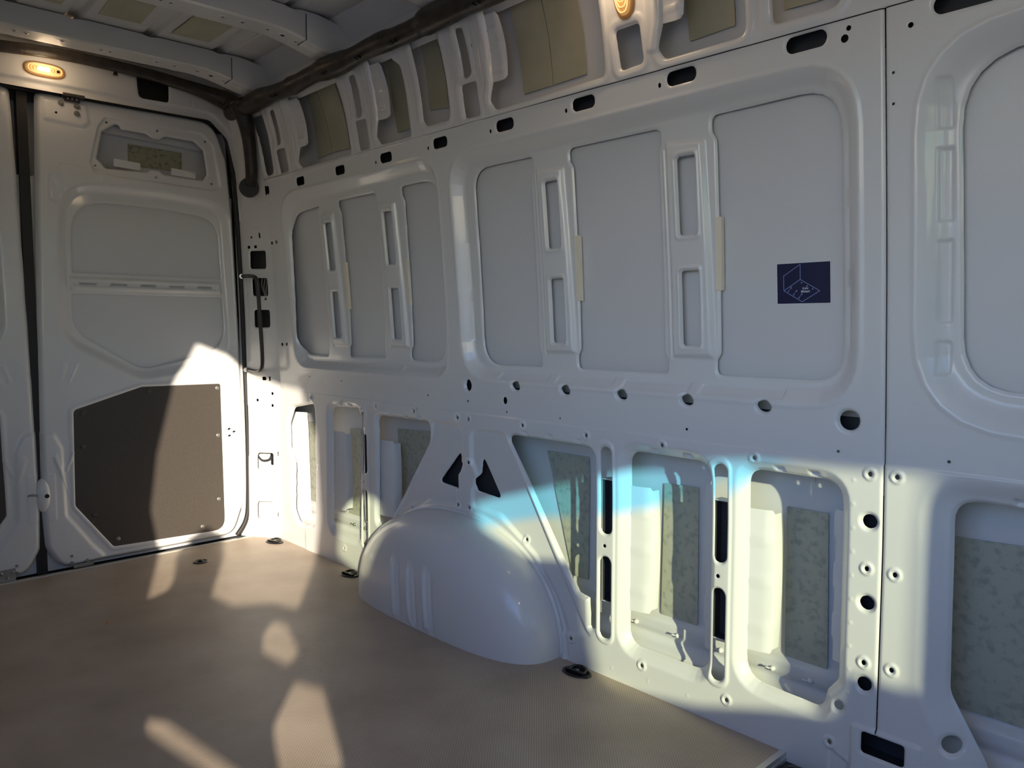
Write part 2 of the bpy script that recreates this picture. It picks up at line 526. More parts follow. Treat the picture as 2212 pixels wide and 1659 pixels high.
# lower windows: soft frames, ragged flanges
low = [
    pg([(.284, .600), (.474, .630), (.452, .112), (.300, .100), (.262, .150), (.275, .36), (.235, .42), (.235, .53)], [.04, .03, .04, .05, .04, .02, .02, .03]),
    pg([(.594, .628), (.818, .636), (.795, .118), (.578, .122)], [.045, .04, .04, .05]),
    pg([(.930, .620), (1.252, .624), (1.245, .56), (.972, .200), (.918, .212)], [.03, .03, .05, .03, .03]),
    pg([(1.632, .622), (1.986, .622), (1.986, .118), (1.966, .112), (1.962, .198), (1.920, .205)], [.022, .045, .012, .01, .004, .02]),
    pg([(2.093, .624), (2.334, .624), (2.336, .105), (2.091, .105)], [.035, .045, .045, .045]),
    pg([(2.438, .624), (2.652, .624), (2.653, .196), (2.630, .165), (2.622, .122), (2.436, .130)], [.035, .045, .02, .02, .03, .055]),
    pg([(2.862, .620), (4.1, .620), (4.1, .05), (2.948, .04), (2.935, .12), (2.866, .24)], [.045, .05, .05, .02, .035, .06]),
]
for i, s in enumerate(low):
    gw = [.016, .024, .016, .010, .030, .028, .055][i]
    feats.append(('in', grow(s, gw), [.008, .014, .009, .006, .020, .018, .030][i], gw * 1.05))
    holes.append((s, .008, .008))
# little tabs along the window heads
for s, xs in ((low[1], (.66, .73)), (low[2], (1.0, 1.1, 1.18)), (low[3], (1.70, 1.80, 1.91)), (low[4], (2.16, 2.26)), (low[5], (2.50, 2.58)), (low[6], (2.96,))):
    for x in xs: feats.append(('in', rr(x, x + .03, s.bb[3] + .001, s.bb[3] + .02, .004), .012, .01))
# long upright slots with raised rims
for a, b in ((.826, .860), (2.006, 2.044), (2.354, 2.390)):
    mid = .36
    feats.append(('in', rr(a - .012, b + .012, .090, .645, .028), -.004, .008))
    feats.append(('rim', rr(a - .010, b + .010, .092, .643, .026), -.003, .005))
    holes.append((rr(a, b, .104, .330, .018), .007, .006))
    holes.append((rr(a + .002, b + .002, .392, .628, .018), .007, .006))
    holes.append((circ((a + b) / 2, mid, .005), .001, .003))
# hourglass plate between the wheel-arch windows with its two triangles
feats.append(('in', pg([(1.272, .634), (1.430, .634), (1.430, .49), (1.392, .45), (1.392, .36), (1.24, .35), (1.03, .24), (.99, .20), (1.25, .56)], [.01, .04, .02, .02, .02, .05, .02, .02, .02]), .008, .010))
feats.append(('in', pg([(1.458, .632), (1.625, .632), (1.90, .20), (1.96, .11), (1.98, .09), (1.80, .05), (1.76, .26), (1.60, .36), (1.46, .36), (1.46, .43), (1.492, .46), (1.458, .52)], [.05, .02, .02, .02, .02, .02, .05, .05, .03, .02, .02, .02]), .010, .016))
holes.append((pg([(1.405, .542), (1.412, .500), (1.398, .47), (1.400, .417), (1.290, .425)], [.01, .01, .01, .008, .012]), .006, .006))
holes.append((pg([(1.513, .540), (1.600, .415), (1.482, .424), (1.484, .462), (1.505, .485)], [.01, .012, .01, .01, .01]), .006, .006))
# ring pressed round the wheel arch
feats.append(('in', grow(pg([(1.395 + .505 * math.cos(a) , .385 * math.sin(a)) for a in np.linspace(0, math.pi, 28)]), 0), .004, .016))
feats.append(('rim', pg([(1.40 + .475 * math.cos(a), .352 * math.sin(a)) for a in np.linspace(-.1, math.pi + .1, 30)]), -.006, .012))
# rivet-nut bosses
boss = [(1.711, .656), (1.959, .652), (2.209, .653), (2.461, .653), (2.717, .652), (2.769, .653), (1.408, .653), (1.463, .653), (1.171, .655), (.937, .655),
        (.698, .655), (.460, .655), (.497, .363), (1.400, .511), (1.456, .512), (1.397, .365), (1.454, .366), (1.713, .312), (1.132, .307), (.689, .072),
        (2.714, .456), (2.769, .456), (2.714, .259), (2.769, .261), (2.150, .069), (2.399, .066), (1.901, .067), (2.648, .064)]
for x, z in boss:
    feats.append(('in', circ(x, z, .0165), -.0035, .006))
    feats.append(('in', circ(x, z, .0095), .0022, .003))
    holes.append((ell(x, z, .0045, .0055), .002, .003))
for x, z, r in ((2.716, .554, .0145), (2.715, .384, .0145), (2.715, .213, .0145), (2.663, .148, .010), (2.879, .146, .016)):
    feats.append(('in', circ(x, z, r + .008), .003, .006))
    holes.append((circ(x, z, r), .004, .004))
# weld dimples
for k in range(11):
    feats.append(('in', circ(2.684, .635 - .05 * k, .0055), -.0012, .004))
    feats.append(('in', circ(2.826, .600 - .05 * k, .0045), .0010, .004))
for k in range(6): feats.append(('in', circ(2.05 + .12 * k, .03 + .004 * k, .005), -.001, .003))
# plate and square hole low at the joint
feats.append(('in', rr(2.690, 2.835, -.05, .128, .012), -.006, .008))
holes.append((rr(2.7145, 2.800, .070, .115, .007), .006, .005))
feats.append(('in', pg([(2.645, -.03), (2.690, -.03), (2.690, .035), (2.645, .055)], .006), .004, .006))
# roof-rail band: cut-outs above the belt
upc = [
    pg([(.232, 1.90), (.327, 1.90), (.330, 1.570), (.262, 1.560)], [.01, .01, .02, .03]),
    pg([(.392, 1.795), (.428, 1.795), (.425, 1.670), (.392, 1.663)], [.015, .012, .015, .015]),
    pg([(.374, 1.650), (.446, 1.650), (.455, 1.562), (.387, 1.558)], .010),
    pg([(.556, 1.90), (.562, 1.63), (.536, 1.582), (.560, 1.556), (.912, 1.556), (.916, 1.572), (.911, 1.68), (.888, 1.90)], [.01, .012, .02, .02, .008, .01, .03, .01]),
    pg([(.980, 1.797), (1.018, 1.793), (1.013, 1.663), (.974, 1.662)], [.015, .015, .015, .015]),
    pg([(.965, 1.655), (1.030, 1.651), (1.034, 1.555), (.972, 1.555)], .010),
    pg([(1.116, 1.90), (1.103, 1.63), (1.086, 1.58), (1.100, 1.555), (1.273, 1.555), (1.273, 1.61), (1.270, 1.765), (1.235, 1.79), (1.230, 1.90)], [.01, .012, .02, .02, .008, .01, .03, .02, .01]),
    pg([(1.339, 1.90), (1.345, 1.585), (1.360, 1.568), (1.474, 1.570), (1.477, 1.60), (1.470, 1.90)], [.01, .015, .015, .012, .01, .01]),
    pg([(1.556, 1.800), (1.586, 1.795), (1.592, 1.668), (1.557, 1.663)], .014),
    pg([(1.541, 1.650), (1.606, 1.650), (1.612, 1.556), (1.546, 1.556)], .010),
    pg([(1.688, 1.90), (1.678, 1.63), (1.662, 1.58), (1.677, 1.556), (2.078, 1.558), (2.078, 1.60), (2.074, 1.90)], [.01, .012, .02, .02, .014, .02, .01]),
    pg([(2.119, 1.652), (2.190, 1.652), (2.196, 1.562), (2.129, 1.559)], .012),
    pg([(2.268, 1.90), (2.256, 1.632), (2.241, 1.58), (2.255, 1.556), (2.460, 1.556), (2.466, 1.90)], [.01, .012, .02, .02, .02, .01]),
    pg([(2.522, 1.90), (2.522, 1.560), (2.662, 1.560), (2.662, 1.90)], [.01, .015, .02, .01]),
]
for s in upc:
    feats.append(('rim', grow(s, .016), -.0025, .012))
    holes.append((s, .007, .007))
for x, z in ((.445, 1.72), (1.03, 1.735), (1.615, 1.74), (.24, 1.71)):
    holes.append((ell(x, z, .003, .0045), 0, .002))
# upright creases of the roof pillars
for x in (.500, 1.070, 1.640, 2.218):
    feats.append(('in', rr(x - .012, x + .04, 1.57, 1.95, .02), -.004, .014))
holes.append((half(lambda u, v: u - corner(v)), 0, .001))
us = lin(.14, 1.0, .0036) + lin(1.0, 2.0, .0031) + lin(2.0, 2.738, .0026) + lin(2.738, 2.748, .0008) + lin(2.748, 3.06, .0028) + lin(3.06, 4.4, .012) 
vs = lin(-.03, .66, .0028) + lin(.66, .69, .0018) + lin(.69, 1.53, .0030) + lin(1.53, 1.556, .0007) + lin(1.556, 1.84, .0031)
wall = sheet('wall_right', us, vs, lambda U, V, H: (U, prof(V) + H, V), holes, feats, PAINT)
tag(wall, 'white pressed steel side panel with window frames, slots and rivet nut holes', kind='structure')

# outer skin behind the cut-outs
def sdepth(z):
    return np.interp(z, [-.2, .66, .80, 1.44, 1.52, 1.60, 2.1], [.12, .12, .047, .047, .062, .072, .072])
sf = []
for z0, a in ((.172, .020), (.100, .022)):      # sill ridges at the foot
    sf.append(('fn', half(None), (lambda zz, aa: lambda u, v: -aa * ss((zz - v) / .018))(z0, a), 0))
sf.append(('fn', half(None), lambda u, v: .008 * np.exp(-((v - .112) / .010) ** 2), 0))
sf.append(('fn', half(None), lambda u, v: -.0012 * np.exp(-((v - 1.735) / .010) ** 2) * (v > 1.6), 0))
skin = sheet('outer_skin', lin(-.13, XF + .1, .04), lin(-.1, 2.1, .006), lambda U, V, H: (U, prof(V) + sdepth(V) + H, V), [], sf, SKIN, wall)

def on_skin(x, z, off=0.0): return (x, float(prof(z) + sdepth(z)) - off, z)
def patch(name, pts, off, m, parent, r=0.004, th=.0025, ybase=None, n=7):
    """thin slab following the wall curve with the outline pts (x,z)"""
    P = fillet(pts, r, 3)
    bm = bmesh.new()
    vs_ = [bm.verts.new((p[0], 0, p[1])) for p in P]
    bm.faces.new(vs_)
    z0, z1 = P[:, 1].min(), P[:, 1].max()
    for k in range(1, n):
        z = z0 + (z1 - z0) * k / n
        bmesh.ops.bisect_plane(bm, geom=bm.verts[:] + bm.edges[:] + bm.faces[:], plane_co=(0, 0, z), plane_no=(0, 0, 1))
    fn = ybase or (lambda x, z: float(prof(z) + sdepth(z)))
    r_ = bmesh.ops.extrude_face_region(bm, geom=bm.faces[:])
    back = {v for v in r_['geom'] if isinstance(v, bmesh.types.BMVert)}
    for v in bm.verts:
        v.co.y = fn(v.co.x, v.co.z) - off - (0 if v in back else th)
    bmesh.ops.recalc_face_normals(bm, faces=bm.faces[:])
    return from_bm(name, bm, m, parent, False)

# damping pads glued to the skin
padsU = [[(.585, 1.85), (.590, 1.78), (.574, 1.597), (.685, 1.603), (.673, 1.726), (.668, 1.85)], [(.672, 1.85), (.677, 1.726), (.688, 1.603), (.808, 1.598), (.803, 1.711), (.797, 1.85)],
         [(1.103, 1.86), (1.125, 1.795), (1.106, 1.707), (1.113, 1.601), (1.190, 1.601), (1.196, 1.86)], [(1.322, 1.86), (1.299, 1.639), (1.394, 1.628), (1.400, 1.86)],
         [(1.733, 1.88), (1.726, 1.734), (1.731, 1.599), (1.844, 1.600), (1.845, 1.88)], [(1.848, 1.88), (1.847, 1.600), (1.966, 1.602), (1.966, 1.88)],
         [(2.274, 1.88), (2.281, 1.603), (2.400, 1.607), (2.396, 1.88)], [(2.511, 1.88), (2.514, 1.607), (2.60, 1.604), (2.60, 1.88)]]
for p in padsU: patch('damping_pad', p, .004, PADU, wall)
padsL = [[(.190, .522), (.264, .527), (.264, .159), (.172, .157)], [(.556, .525), (.640, .528), (.640, .164), (.531, .160)], [(.897, .557), (1.16, .570), (1.16, .28), (.908, .28)],
         [(1.694, .566), (1.865, .566), (1.862, .20), (1.80, .20)], [(2.130, .530), (2.236, .533), (2.239, .169), (2.124, .169)],
         [(2.478, .526), (2.578, .526), (2.586, .164), (2.482, .165)], [(2.80, .524), (3.1, .536), (3.1, .175), (2.80, .178)]]
for p in padsL: patch('damping_pad', p, .004, PADL, wall)
# stiffening strips under the window sill line
for a, b in ((.60, .66), (1.02, 1.20), (1.71, 1.90), (2.115, 2.26), (2.43, 2.545), (2.90, 3.05)):
    patch('stiffener_strip', [(a, .622), (b, .620), (b, .592), (a, .596)], .002, SKIN, wall, th=.004, n=2)
# cream foam strips at the post edges
for a, z0, z1 in ((.742, 1.012, 1.188), (1.138, 1.020, 1.178), (1.925, 1.016, 1.190), (2.3605, 1.030, 1.196)):
    patch('foam_strip', [(a - .012, z0), (a + .004, z0), (a + .008, z1), (a - .008, z1)], -.040, FOAM, wall, r=.001, th=.012, ybase=lambda x, z: float(prof(z)), n=3)

# folded brackets standing behind the window edges
def bracket(x0, x1, z0, z1, parent, d0=.020, d1=.034, ret=.030):
    bm = bmesh.new()
    cols = [(x0, d0), (x0 + (x1 - x0) * .62, d0 + .006), (x0 + (x1 - x0) * .92, d1), (x1, d1 + .006), (x1 + .002, d1 + ret)]
    n = 24
    grid = []
    for i, (x, d) in enumerate(cols):
        row = []
        for j in range(n + 1):
            t = j / n
            z = z0 + (z1 - z0) * t
            xx = x
            if i == len(cols) - 2 or i == len(cols) - 1: xx = x + .006 * math.sin(t * math.pi) - .003
            if i >= 2:
                z = z0 + (z1 - z0) * t + (.5 - t) * .018 * (i >= 3)
            dd = d - (.005 if (j in (4, 12, 19)) and i in (1, 2) else 0)
            row.append(bm.verts.new((xx, float(prof(z)) + dd, z)))
        grid.append(row)
    for i in range(len(cols) - 1):
        for j in range(n):
            bm.faces.new((grid[i][j], grid[i + 1][j], grid[i + 1][j + 1], grid[i][j + 1]))
    return from_bm('folded_bracket', bm, PAINT, parent, True)
bracket(.560, .646, .205, .525, wall); bracket(.905, .985, .240, .525, wall)
bracket(2.080, 2.150, .195, .530, wall); bracket(2.425, 2.492, .195, .530, wall)
bracket(.552, .618, 1.632, 1.80, wall, .000, .003, .006); bracket(1.100, 1.166, 1.632, 1.80, wall, .000, .003, .006)
bracket(1.672, 1.732, 1.630, 1.80, wall, .000, .003, .006); bracket(2.250, 2.308, 1.632, 1.80, wall, .000, .003, .006)

# closed sections behind slots and holes
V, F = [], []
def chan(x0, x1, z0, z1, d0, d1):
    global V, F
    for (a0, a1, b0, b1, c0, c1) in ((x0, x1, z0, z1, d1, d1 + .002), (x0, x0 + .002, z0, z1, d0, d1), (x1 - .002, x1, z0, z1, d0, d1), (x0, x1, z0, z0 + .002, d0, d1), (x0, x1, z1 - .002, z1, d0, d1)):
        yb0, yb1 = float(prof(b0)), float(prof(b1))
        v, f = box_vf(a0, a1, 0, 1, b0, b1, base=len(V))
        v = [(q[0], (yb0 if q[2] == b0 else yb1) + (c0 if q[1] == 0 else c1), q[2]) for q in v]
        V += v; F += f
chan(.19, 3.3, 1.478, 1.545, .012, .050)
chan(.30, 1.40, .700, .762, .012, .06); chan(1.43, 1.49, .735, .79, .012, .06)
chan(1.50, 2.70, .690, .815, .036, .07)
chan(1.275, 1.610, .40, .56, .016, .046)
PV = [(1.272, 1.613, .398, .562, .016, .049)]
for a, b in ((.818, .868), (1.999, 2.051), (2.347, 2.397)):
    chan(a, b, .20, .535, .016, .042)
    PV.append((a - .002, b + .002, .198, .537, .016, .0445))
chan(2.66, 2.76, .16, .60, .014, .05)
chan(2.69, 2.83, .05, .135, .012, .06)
pyd('closed_section', V, F, DARKC, wall)  # dark colour stands in for shade behind the slots
V, F = [], []
for q in PV: chan(*q)
pyd('post_channel', V, F, PAINT, wall)

for xr, z0, z1 in ((.800, .20, .56), (1.978, .16, .56), (2.326, .16, .57), (2.644, .23, .56)):
    V, F = [], []
    n = 30
    for j in range(n + 1):
        z = z0 + (z1 - z0) * j / n
        w = .004 * (1 if (j // 5) % 2 else 0)
        V += [(xr - .010 - w, float(prof(z)) + .030, z), (xr + .014, float(prof(z)) + .022, z)]
    for j in range(n): F.append((2 * j, 2 * j + 1, 2 * j + 3, 2 * j + 2))
    pyd('inner_flange', V, F, PAINT, wall)
# small clips on the sill behind the windows
for x in (2.052, 2.189, 2.318, 2.460, 2.554, .60, .68, .74):
    y = float(prof(.13)) + .12 - .022
    bm = bmesh.new()
    bmesh.ops.create_cone(bm, cap_ends=True, segments=10, radius1=.008, radius2=.005, depth=.012, matrix=Matrix.Translation((x, y, .132)) @ Matrix.Rotation(math.pi / 2, 4, 'X'))
    bmesh.ops.create_cone(bm, cap_ends=True, segments=8, radius1=.0035, radius2=.001, depth=.014, matrix=Matrix.Translation((x - .009, y - .008, .134)) @ Matrix.Rotation(math.pi / 2, 4, 'Y'))
    from_bm('plastic_clip', bm, BOLT if x < 1 else PAINT, wall, True)

# ------------------------------------------------------------------ corner pillar between the side panel and the rear door
AZ = [0, .5, 1.0, 1.4, 1.6, 1.75, 1.85]; AY = [-.085, -.078, -.080, -.094, -.106, -.125, -.15]
def pil(s, z, h=0.0):
    ax = np.full_like(np.asarray(z, float), .015); ay = np.interp(z, AZ, AY)
    bx = corner(z); by = prof(z)
    dx, dy = bx - ax, by - ay
    L = np.hypot(dx, dy)
    tx, ty = dx / L, dy / L
    return ax + s * tx - h * ty, ay + s * ty + h * tx, z
ph, pf = [], []
for q in (((.048, 1.195), (.158, 1.192), (.166, 1.267), (.052, 1.272)), ((.052, 1.078), (.153, 1.076), (.159, 1.152), (.054, 1.156)), ((.051, .940), (.148, .941), (.154, 1.016), (.053, 1.018)),
          ((.041, .304), (.124, .309), (.127, .385), (.041, .381)), ((.038, .082), (.118, .088), (.121, .164), (.038, .161))):
    ph.append((pg(q, .013), .006, .006)); pf.append(('rim', grow(pg(q, .013), .006), -.0015, .006))
for x, z, a, b in ((.138, .651, .006, .007), (.053, .619, .006, .007), (.135, .598, .006, .007), (.022, .502, .002, .003), (.096, .711, .001, .001), (.075, 1.329, .006, .005)):
    ph.append((ell(x, z, a, b), .001, .003))
for x, z, w, h in ((.097, .716, .011, .011), (.128, .716, .004, .014), (.052, 1.288, .009, .009), (.100, 1.287, .009, .009), (.136, 1.333, .005, .016), (.136, 1.063, .007, .007), (.155, .383, .003, .014), (.146, .108, .003, .014)):
    ph.append((rr(x - w, x + w, z - h / 1.4, z + h / 1.4, .002), .001, .003))
for x, z in ((.023, .502), (.049, .504), (.024, .455), (.050, .456)): pf.append(('in', circ(x, z, .004), -.001, .003))
pf.append(('in', circ(.117, .229, .016), .004, .003))
pf.append(('in', seg(.0, .69, .16, .69, .002), .0015, .002)); pf.append(('in', seg(.0, .206, .16, .208, .002), .0012, .002)); pf.append(('in', seg(.0, 1.362, .17, 1.366, .002), .0015, .002))
pf.append(('in', rr(-.02, .06, .36, .60, .02), .002, .012))
pf.append(('in', seg(.014, .80, .014, 1.12, .010), .004, .010))
SW = .30
ph.append((half(lambda u, v: np.hypot(corner(v) - .015, prof(v) - np.interp(v, AZ, AY)) - u), 0, .001))
pillar = sheet('pillar', lin(-.045, SW, .003), lin(0, 1.87, .0035), lambda U, V, H: pil(U, V, H), ph, pf, PAINT)
tag(pillar, 'white corner pillar with square holes beside the rear door', kind='structure')
sheet('inner_reinforcement', lin(-.03, .171, .02), lin(0, 1.45, .03), lambda U, V, H: pil(U, V, .05 + 0 * U), [], [], mat('pillar_inner_shade', (.07, .07, .07), .5), pillar)  # dark sheet paints the shade behind the upper square holes
sheet('inner_reinforcement', lin(-.03, .30, .02), lin(0, .6, .03), lambda U, V, H: pil(U, V, .04 + 0 * U), [], [], PAINT, pillar)  # white copy lower down, bright for the sunlit holes
for k in range(3):
    pts = [pil(.10 + .012 * k, z, .022 + .006 * math.sin(z * 60 + k)) for z in np.linspace(1.06, 1.17, 8)]
    tube('pillar_wire', [tuple(map(float, p)) for p in pts], .0022, WIRE, pillar, seg=6)
tube('pillar_wire', [tuple(map(float, pil(s, z, .024))) for s, z in ((.02, .372), (.05, .345), (.09, .352), (.105, .385), (.11, .40))], .0045, DARKC, pillar, seg=8, sub=4)
tube('pillar_wire', [tuple(map(float, pil(s, z, .02))) for s, z in ((.10, 1.03), (.115, .98), (.13, .94), (.14, .92))], .003, BLACK, pillar, seg=8, sub=4)
tube('connector_plug', [tuple(map(float, pil(s, z, .03))) for s, z in ((.108, .38), (.110, .33))], .014, PLASTIC, pillar, seg=8)

# ------------------------------------------------------------------ rear doors
OUT = [(-.858, 1.816), (-.190, 1.816), (-.135, 1.66), (-.116, 1.42), (-.100, .92), (-.093, .50), (-.097, .16), (-.150, .016), (-.84, .012), (-.889, .10), (-.896, .25), (-.892, .50), (-.883, .95), (-.869, 1.47)]
OUTR = [.03, .10, .06, .1, .1, .1, .08, .07, .07, .05, .02, .05, .05, .05]
outl = pg(OUT, OUTR)
topo = pg([(-.634, 1.702), (-.585, 1.738), (-.570, 1.735), (-.562, 1.722), (-.470, 1.722), (-.445, 1.705), (-.418, 1.705), (-.395, 1.722), (-.277, 1.720), (-.238, 1.687), (-.225, 1.590), (-.242, 1.563), (-.405, 1.566), (-.420, 1.580), (-.452, 1.580), (-.468, 1.567), (-.623, 1.562), (-.656, 1.597)], .008)
def build_door(mirror, name, label):
    mir = (lambda y: -1.796 - y) if mirror else (lambda y: y)
    dh = [(inv(outl), .022, .018), (topo, .006, .006)]
    df = [('in', pg([(-.625, 1.760), (-.245, 1.760), (-.195, 1.715), (-.165, 1.54), (-.21, 1.520), (-.67, 1.535), (-.685, 1.575), (-.652, 1.72)], .02), .006, .009),
          ('in', pg([(-.802, 1.505), (-.39, 1.503), (-.132, 1.478), (-.098, .772), (-.53, .722), (-.818, .890)], [.15, .4, .12, .13, .14, .14]), .028, .042),
          ('in', pg([(-.770, 1.142), (-.170, 1.140), (-.165, 1.082), (-.770, 1.082)], .01), -.012, .014),
          ('in', rr(-.755, -.190, 1.098, 1.124, .010), .006, .008),
          # raised margin round the board
          ('in', pg([(-.797, .637), (-.528, .718), (-.177, .714), (-.173, .029), (-.662, .040), (-.800, .240)], [.035, .06, .03, .07, .035, .04]), -.004, .010),
          ('in', pg([(-.780, .624), (-.524, .703), (-.193, .699), (-.189, .045), (-.653, .057), (-.787, .246)], [.022, .05, .014, .055, .022, .03]), .010, .008),
          # lock relief, triangular beads, hinge swellings
          ('in', pg([(-.90, .56), (-.84, .545), (-.810, .48), (-.805, .22), (-.72, .09), (-.66, .02), (-.90, -.02)], .03), -.010, .022),
          ('in', rr(-.90, -.849, .205, .388, .006), -.002, .003),
          ('in', pg([(-.86, .45), (-.84, .47), (-.80, .30), (-.79, .24)], .005), -.004, .01),
          ('in', pg([(-.83, 1.552), (-.765, 1.44), (-.80, 1.40), (-.835, 1.42)], .02), .004, .014),
          ('in', pg([(-.80, 1.566), (-.64, 1.556), (-.64, 1.50), (-.78, 1.47)], .02), .002, .008),
          ('in', pg([(-.845, 1.80), (-.68, 1.80), (-.67, 1.72), (-.70, 1.695), (-.845, 1.705)], .02), -.005, .02),
          ('in', seg(-.785, .455, -.808, .392, .009), -.005, .009), ('in', seg(-.735, .447, -.768, .380, .009), -.005, .009)]
    # three spear-shaped beads under the window
    df += [('rim', grow(w1_, .0), -.001, .004)] if False else []
    df += [('in', seg(-.795, .80, -.812, .745, .008), -.004, .008), ('in', seg(-.757, .80, -.785, .735, .008), -.004, .008)]
    for i in range(5):
        c0 = [-.700, -.587, -.473, -.358, -.243][i]
        df.append(('in', rr(c0 - .036, c0 + .036, 1.103, 1.118, .007), .002, .003))
        dh.append((rr(c0 - .030, c0 + .030, 1.107, 1.114, .003), .003, .003))
    for y, z in ((-.616, 1.740), (-.425, 1.739), (-.230, 1.727), (-.663, 1.568), (-.435, 1.552), (-.207, 1.553), (-.793, 1.744)):
        dh.append((circ(y, z, .0045), .001, .003))
    for y, z in ((-.162, .493), (-.140, .479), (-.161, .463)): dh.append((ell(y, z, .007, .005), .001, .002))
    for k in range(9): df.append(('in', circ(-.80 + (k % 3) * .04 + (k // 3) * .01, .14 - (k // 3) * .035, .004), -.001, .003))
    # window openings onto the skin
    w1 = pg([(-.752, 1.155), (-.170, 1.152), (-.180, 1.405), (-.40, 1.430), (-.750, 1.432)], [.006, .006, .10, .4, .14])
    w2 = pg([(-.757, 1.073), (-.168, 1.072), (-.155, .845), (-.505, .766), (-.762, .935)], [.006, .012, .13, .10, .12])
    dh += [(w1, .004, .005), (w2, .004, .005)]
    if mirror:
        us_ = lin(-.92, -.06, .005)
    else:
        us_ = lin(-.92, -.06, .0028)
    vs_ = lin(-.01, 1.83, .0032 if not mirror else .005)
    d = sheet(name, us_, vs_, lambda U, V, H: (-H, mir(U), V), dh, df, PAINT)
    tag(d, label, kind='structure')
    def slab(n, P2, x0, x1, m, r=.006, parent=d):
        P = fillet(P2, r, 7)
        bm = bmesh.new()
        a = [bm.verts.new((x0, mir(p[0]), p[1])) for p in P]; b = [bm.verts.new((x1, mir(p[0]), p[1])) for p in P]
        bm.faces.new(a); bm.faces.new(b)
        N = len(P)
        for i in range(N): bm.faces.new((a[i], a[(i + 1) % N], b[(i + 1) % N], b[i]))
        bmesh.ops.recalc_face_normals(bm, faces=bm.faces[:])
        return from_bm(n, bm, m, parent, False)
    slab('outer_skin', [(-.884, 0), (-.10, 0), (-.11, 1.505), (-.884, 1.505)], -.040, -.036, SKIN, 0)
    slab('outer_skin', [(-.884, 1.50), (-.10, 1.50), (-.11, 1.80), (-.884, 1.80)], -.090, -.086, SKIN, 0)
    if not mirror:
        pass
    # skin of the small upper hatch lies deeper: a shallow tray
    slab('damping_pad', [(-.515, 1.686), (-.301, 1.681), (-.304, 1.600), (-.517, 1.602)], -.084, -.080, PADH, .002)
    slab('pressed_ledge', [(-.66, 1.745), (-.22, 1.725), (-.22, 1.695), (-.66, 1.712)], -.086, -.050, PAINT, .004)
    slab('wire_tab', [(-.593, 1.607), (-.493, 1.601), (-.494, 1.572), (-.594, 1.576)], -.016, -.013, PAINT, .002)
    slab('wire_tab', [(-.372, 1.600), (-.270, 1.592), (-.272, 1.566), (-.372, 1.570)], -.016, -.013, PAINT, .002)
    bd = slab('hardboard_panel', [(-.778, .622), (-.524, .700), (-.195, .696), (-.191, .047), (-.652, .060), (-.784, .246)], -.006, -.0005, BOARD, [.022, .05, .014, .055, .022, .03])
    for y, z in ((-.211, .677), (-.213, .470), (-.217, .188), (-.292, .078), (-.496, .680), (-.745, .608), (-.748, .476), (-.716, .200), (-.633, .088)):
        bm = bmesh.new()
        bmesh.ops.create_uvsphere(bm, u_segments=12, v_segments=6, radius=.009, matrix=Matrix.Translation((0.0, mir(y), z)) @ Matrix.Diagonal((.35, 1, 1, 1)))
        from_bm('rivet', bm, BOARD if z > .1 and y < -.4 else BOLT, bd, True)
    for y, z in ((-.806, .055), (-.752, .029), (-.806, .029), (-.776, 1.782), (-.722, 1.779), (-.723, 1.752)):
        bm = bmesh.new()
        top = z > 1
        bmesh.ops.create_cone(bm, cap_ends=True, segments=16, radius1=.011, radius2=.010, depth=.004, matrix=Matrix.Translation((.007, mir(y), z)) @ Matrix.Rotation(math.pi / 2, 4, 'Y'))
        bmesh.ops.create_cone(bm, cap_ends=True, segments=6, radius1=.006, radius2=.0055, depth=.010, matrix=Matrix.Translation((.010, mir(y), z)) @ Matrix.Rotation(math.pi / 2, 4, 'Y'))
        from_bm('bolt', bm, BOLT, d, False)
    # top catch: dark plate with rollers
    hb = boxes('top_catch', [(-.01, .034, mir(-.774) if not mirror else mir(-.701), mir(-.701) if not mirror else mir(-.774), 1.806, 1.816), (-.01, .012, min(mir(-.765), mir(-.712)), max(mir(-.765), mir(-.712)), 1.792, 1.808)], mat('catch_steel', (.10, .09, .085), .4, .8), d)
    for q in (-.755, -.740, -.725):
        bm = bmesh.new()
        bmesh.ops.create_uvsphere(bm, u_segments=10, v_segments=6, radius=.005, matrix=Matrix.Translation((.016, mir(q), 1.802)))
        from_bm('catch_roller', bm, STEEL, hb, True)
    return d, slab
d1, slab1 = build_door(False, 'door_1', 'white rear door leaf with dark hardboard panel and slotted bar below its window pressing')
d2, slab2 = build_door(True, 'door_2', 'white rear door leaf left of the black gap, cut off by the frame')
# foot plates at the doors' lower corners
boxes('foot_plate', [(.006, .012, -.800, -.730, .006, .020)], BOLT, d1)
pl = boxes('hinge_plate', [(.006, .014, -1.05, -.995, .004, .048)], STEEL, d2)
for y, z in ((-1.04, .036), (-1.005, .036), (-1.022, .016)):
    bm = bmesh.new()
    bmesh.ops.create_uvsphere(bm, u_segments=10, v_segments=6, radius=.006, matrix=Matrix.Translation((.015, y, z)))
    from_bm('bolt', bm, STEEL, pl, True)
# lock bump on the closing edge and the striker on the other leaf
bm = bmesh.new()
bmesh.ops.create_uvsphere(bm, u_segments=28, v_segments=18, radius=1, matrix=Matrix.Translation((.0, -.892, .306)) @ Matrix.Diagonal((.024, .026, .066, 1)))
lb = from_bm('lock_housing', bm, PAINT, d1, True)
bm = bmesh.new()
bmesh.ops.create_cone(bm, cap_ends=True, segments=16, radius1=.008, radius2=.008, depth=.006, matrix=Matrix.Translation((.023, -.884, .305)) @ Matrix.Rotation(math.pi / 2, 4, 'Y'))
from_bm('socket_screw', bm, PLASTIC, lb, False)
boxes('lock_recess', [(.001, .004, -.952, -.918, .292, .324)], PLASTIC, d2)
tube('striker', [(.006, -.945, .310), (.014, -.935, .314), (.014, -.920, .312), (.010, -.905, .308), (.004, -.900, .302)], .004, STEEL, d2, seg=8, sub=3)
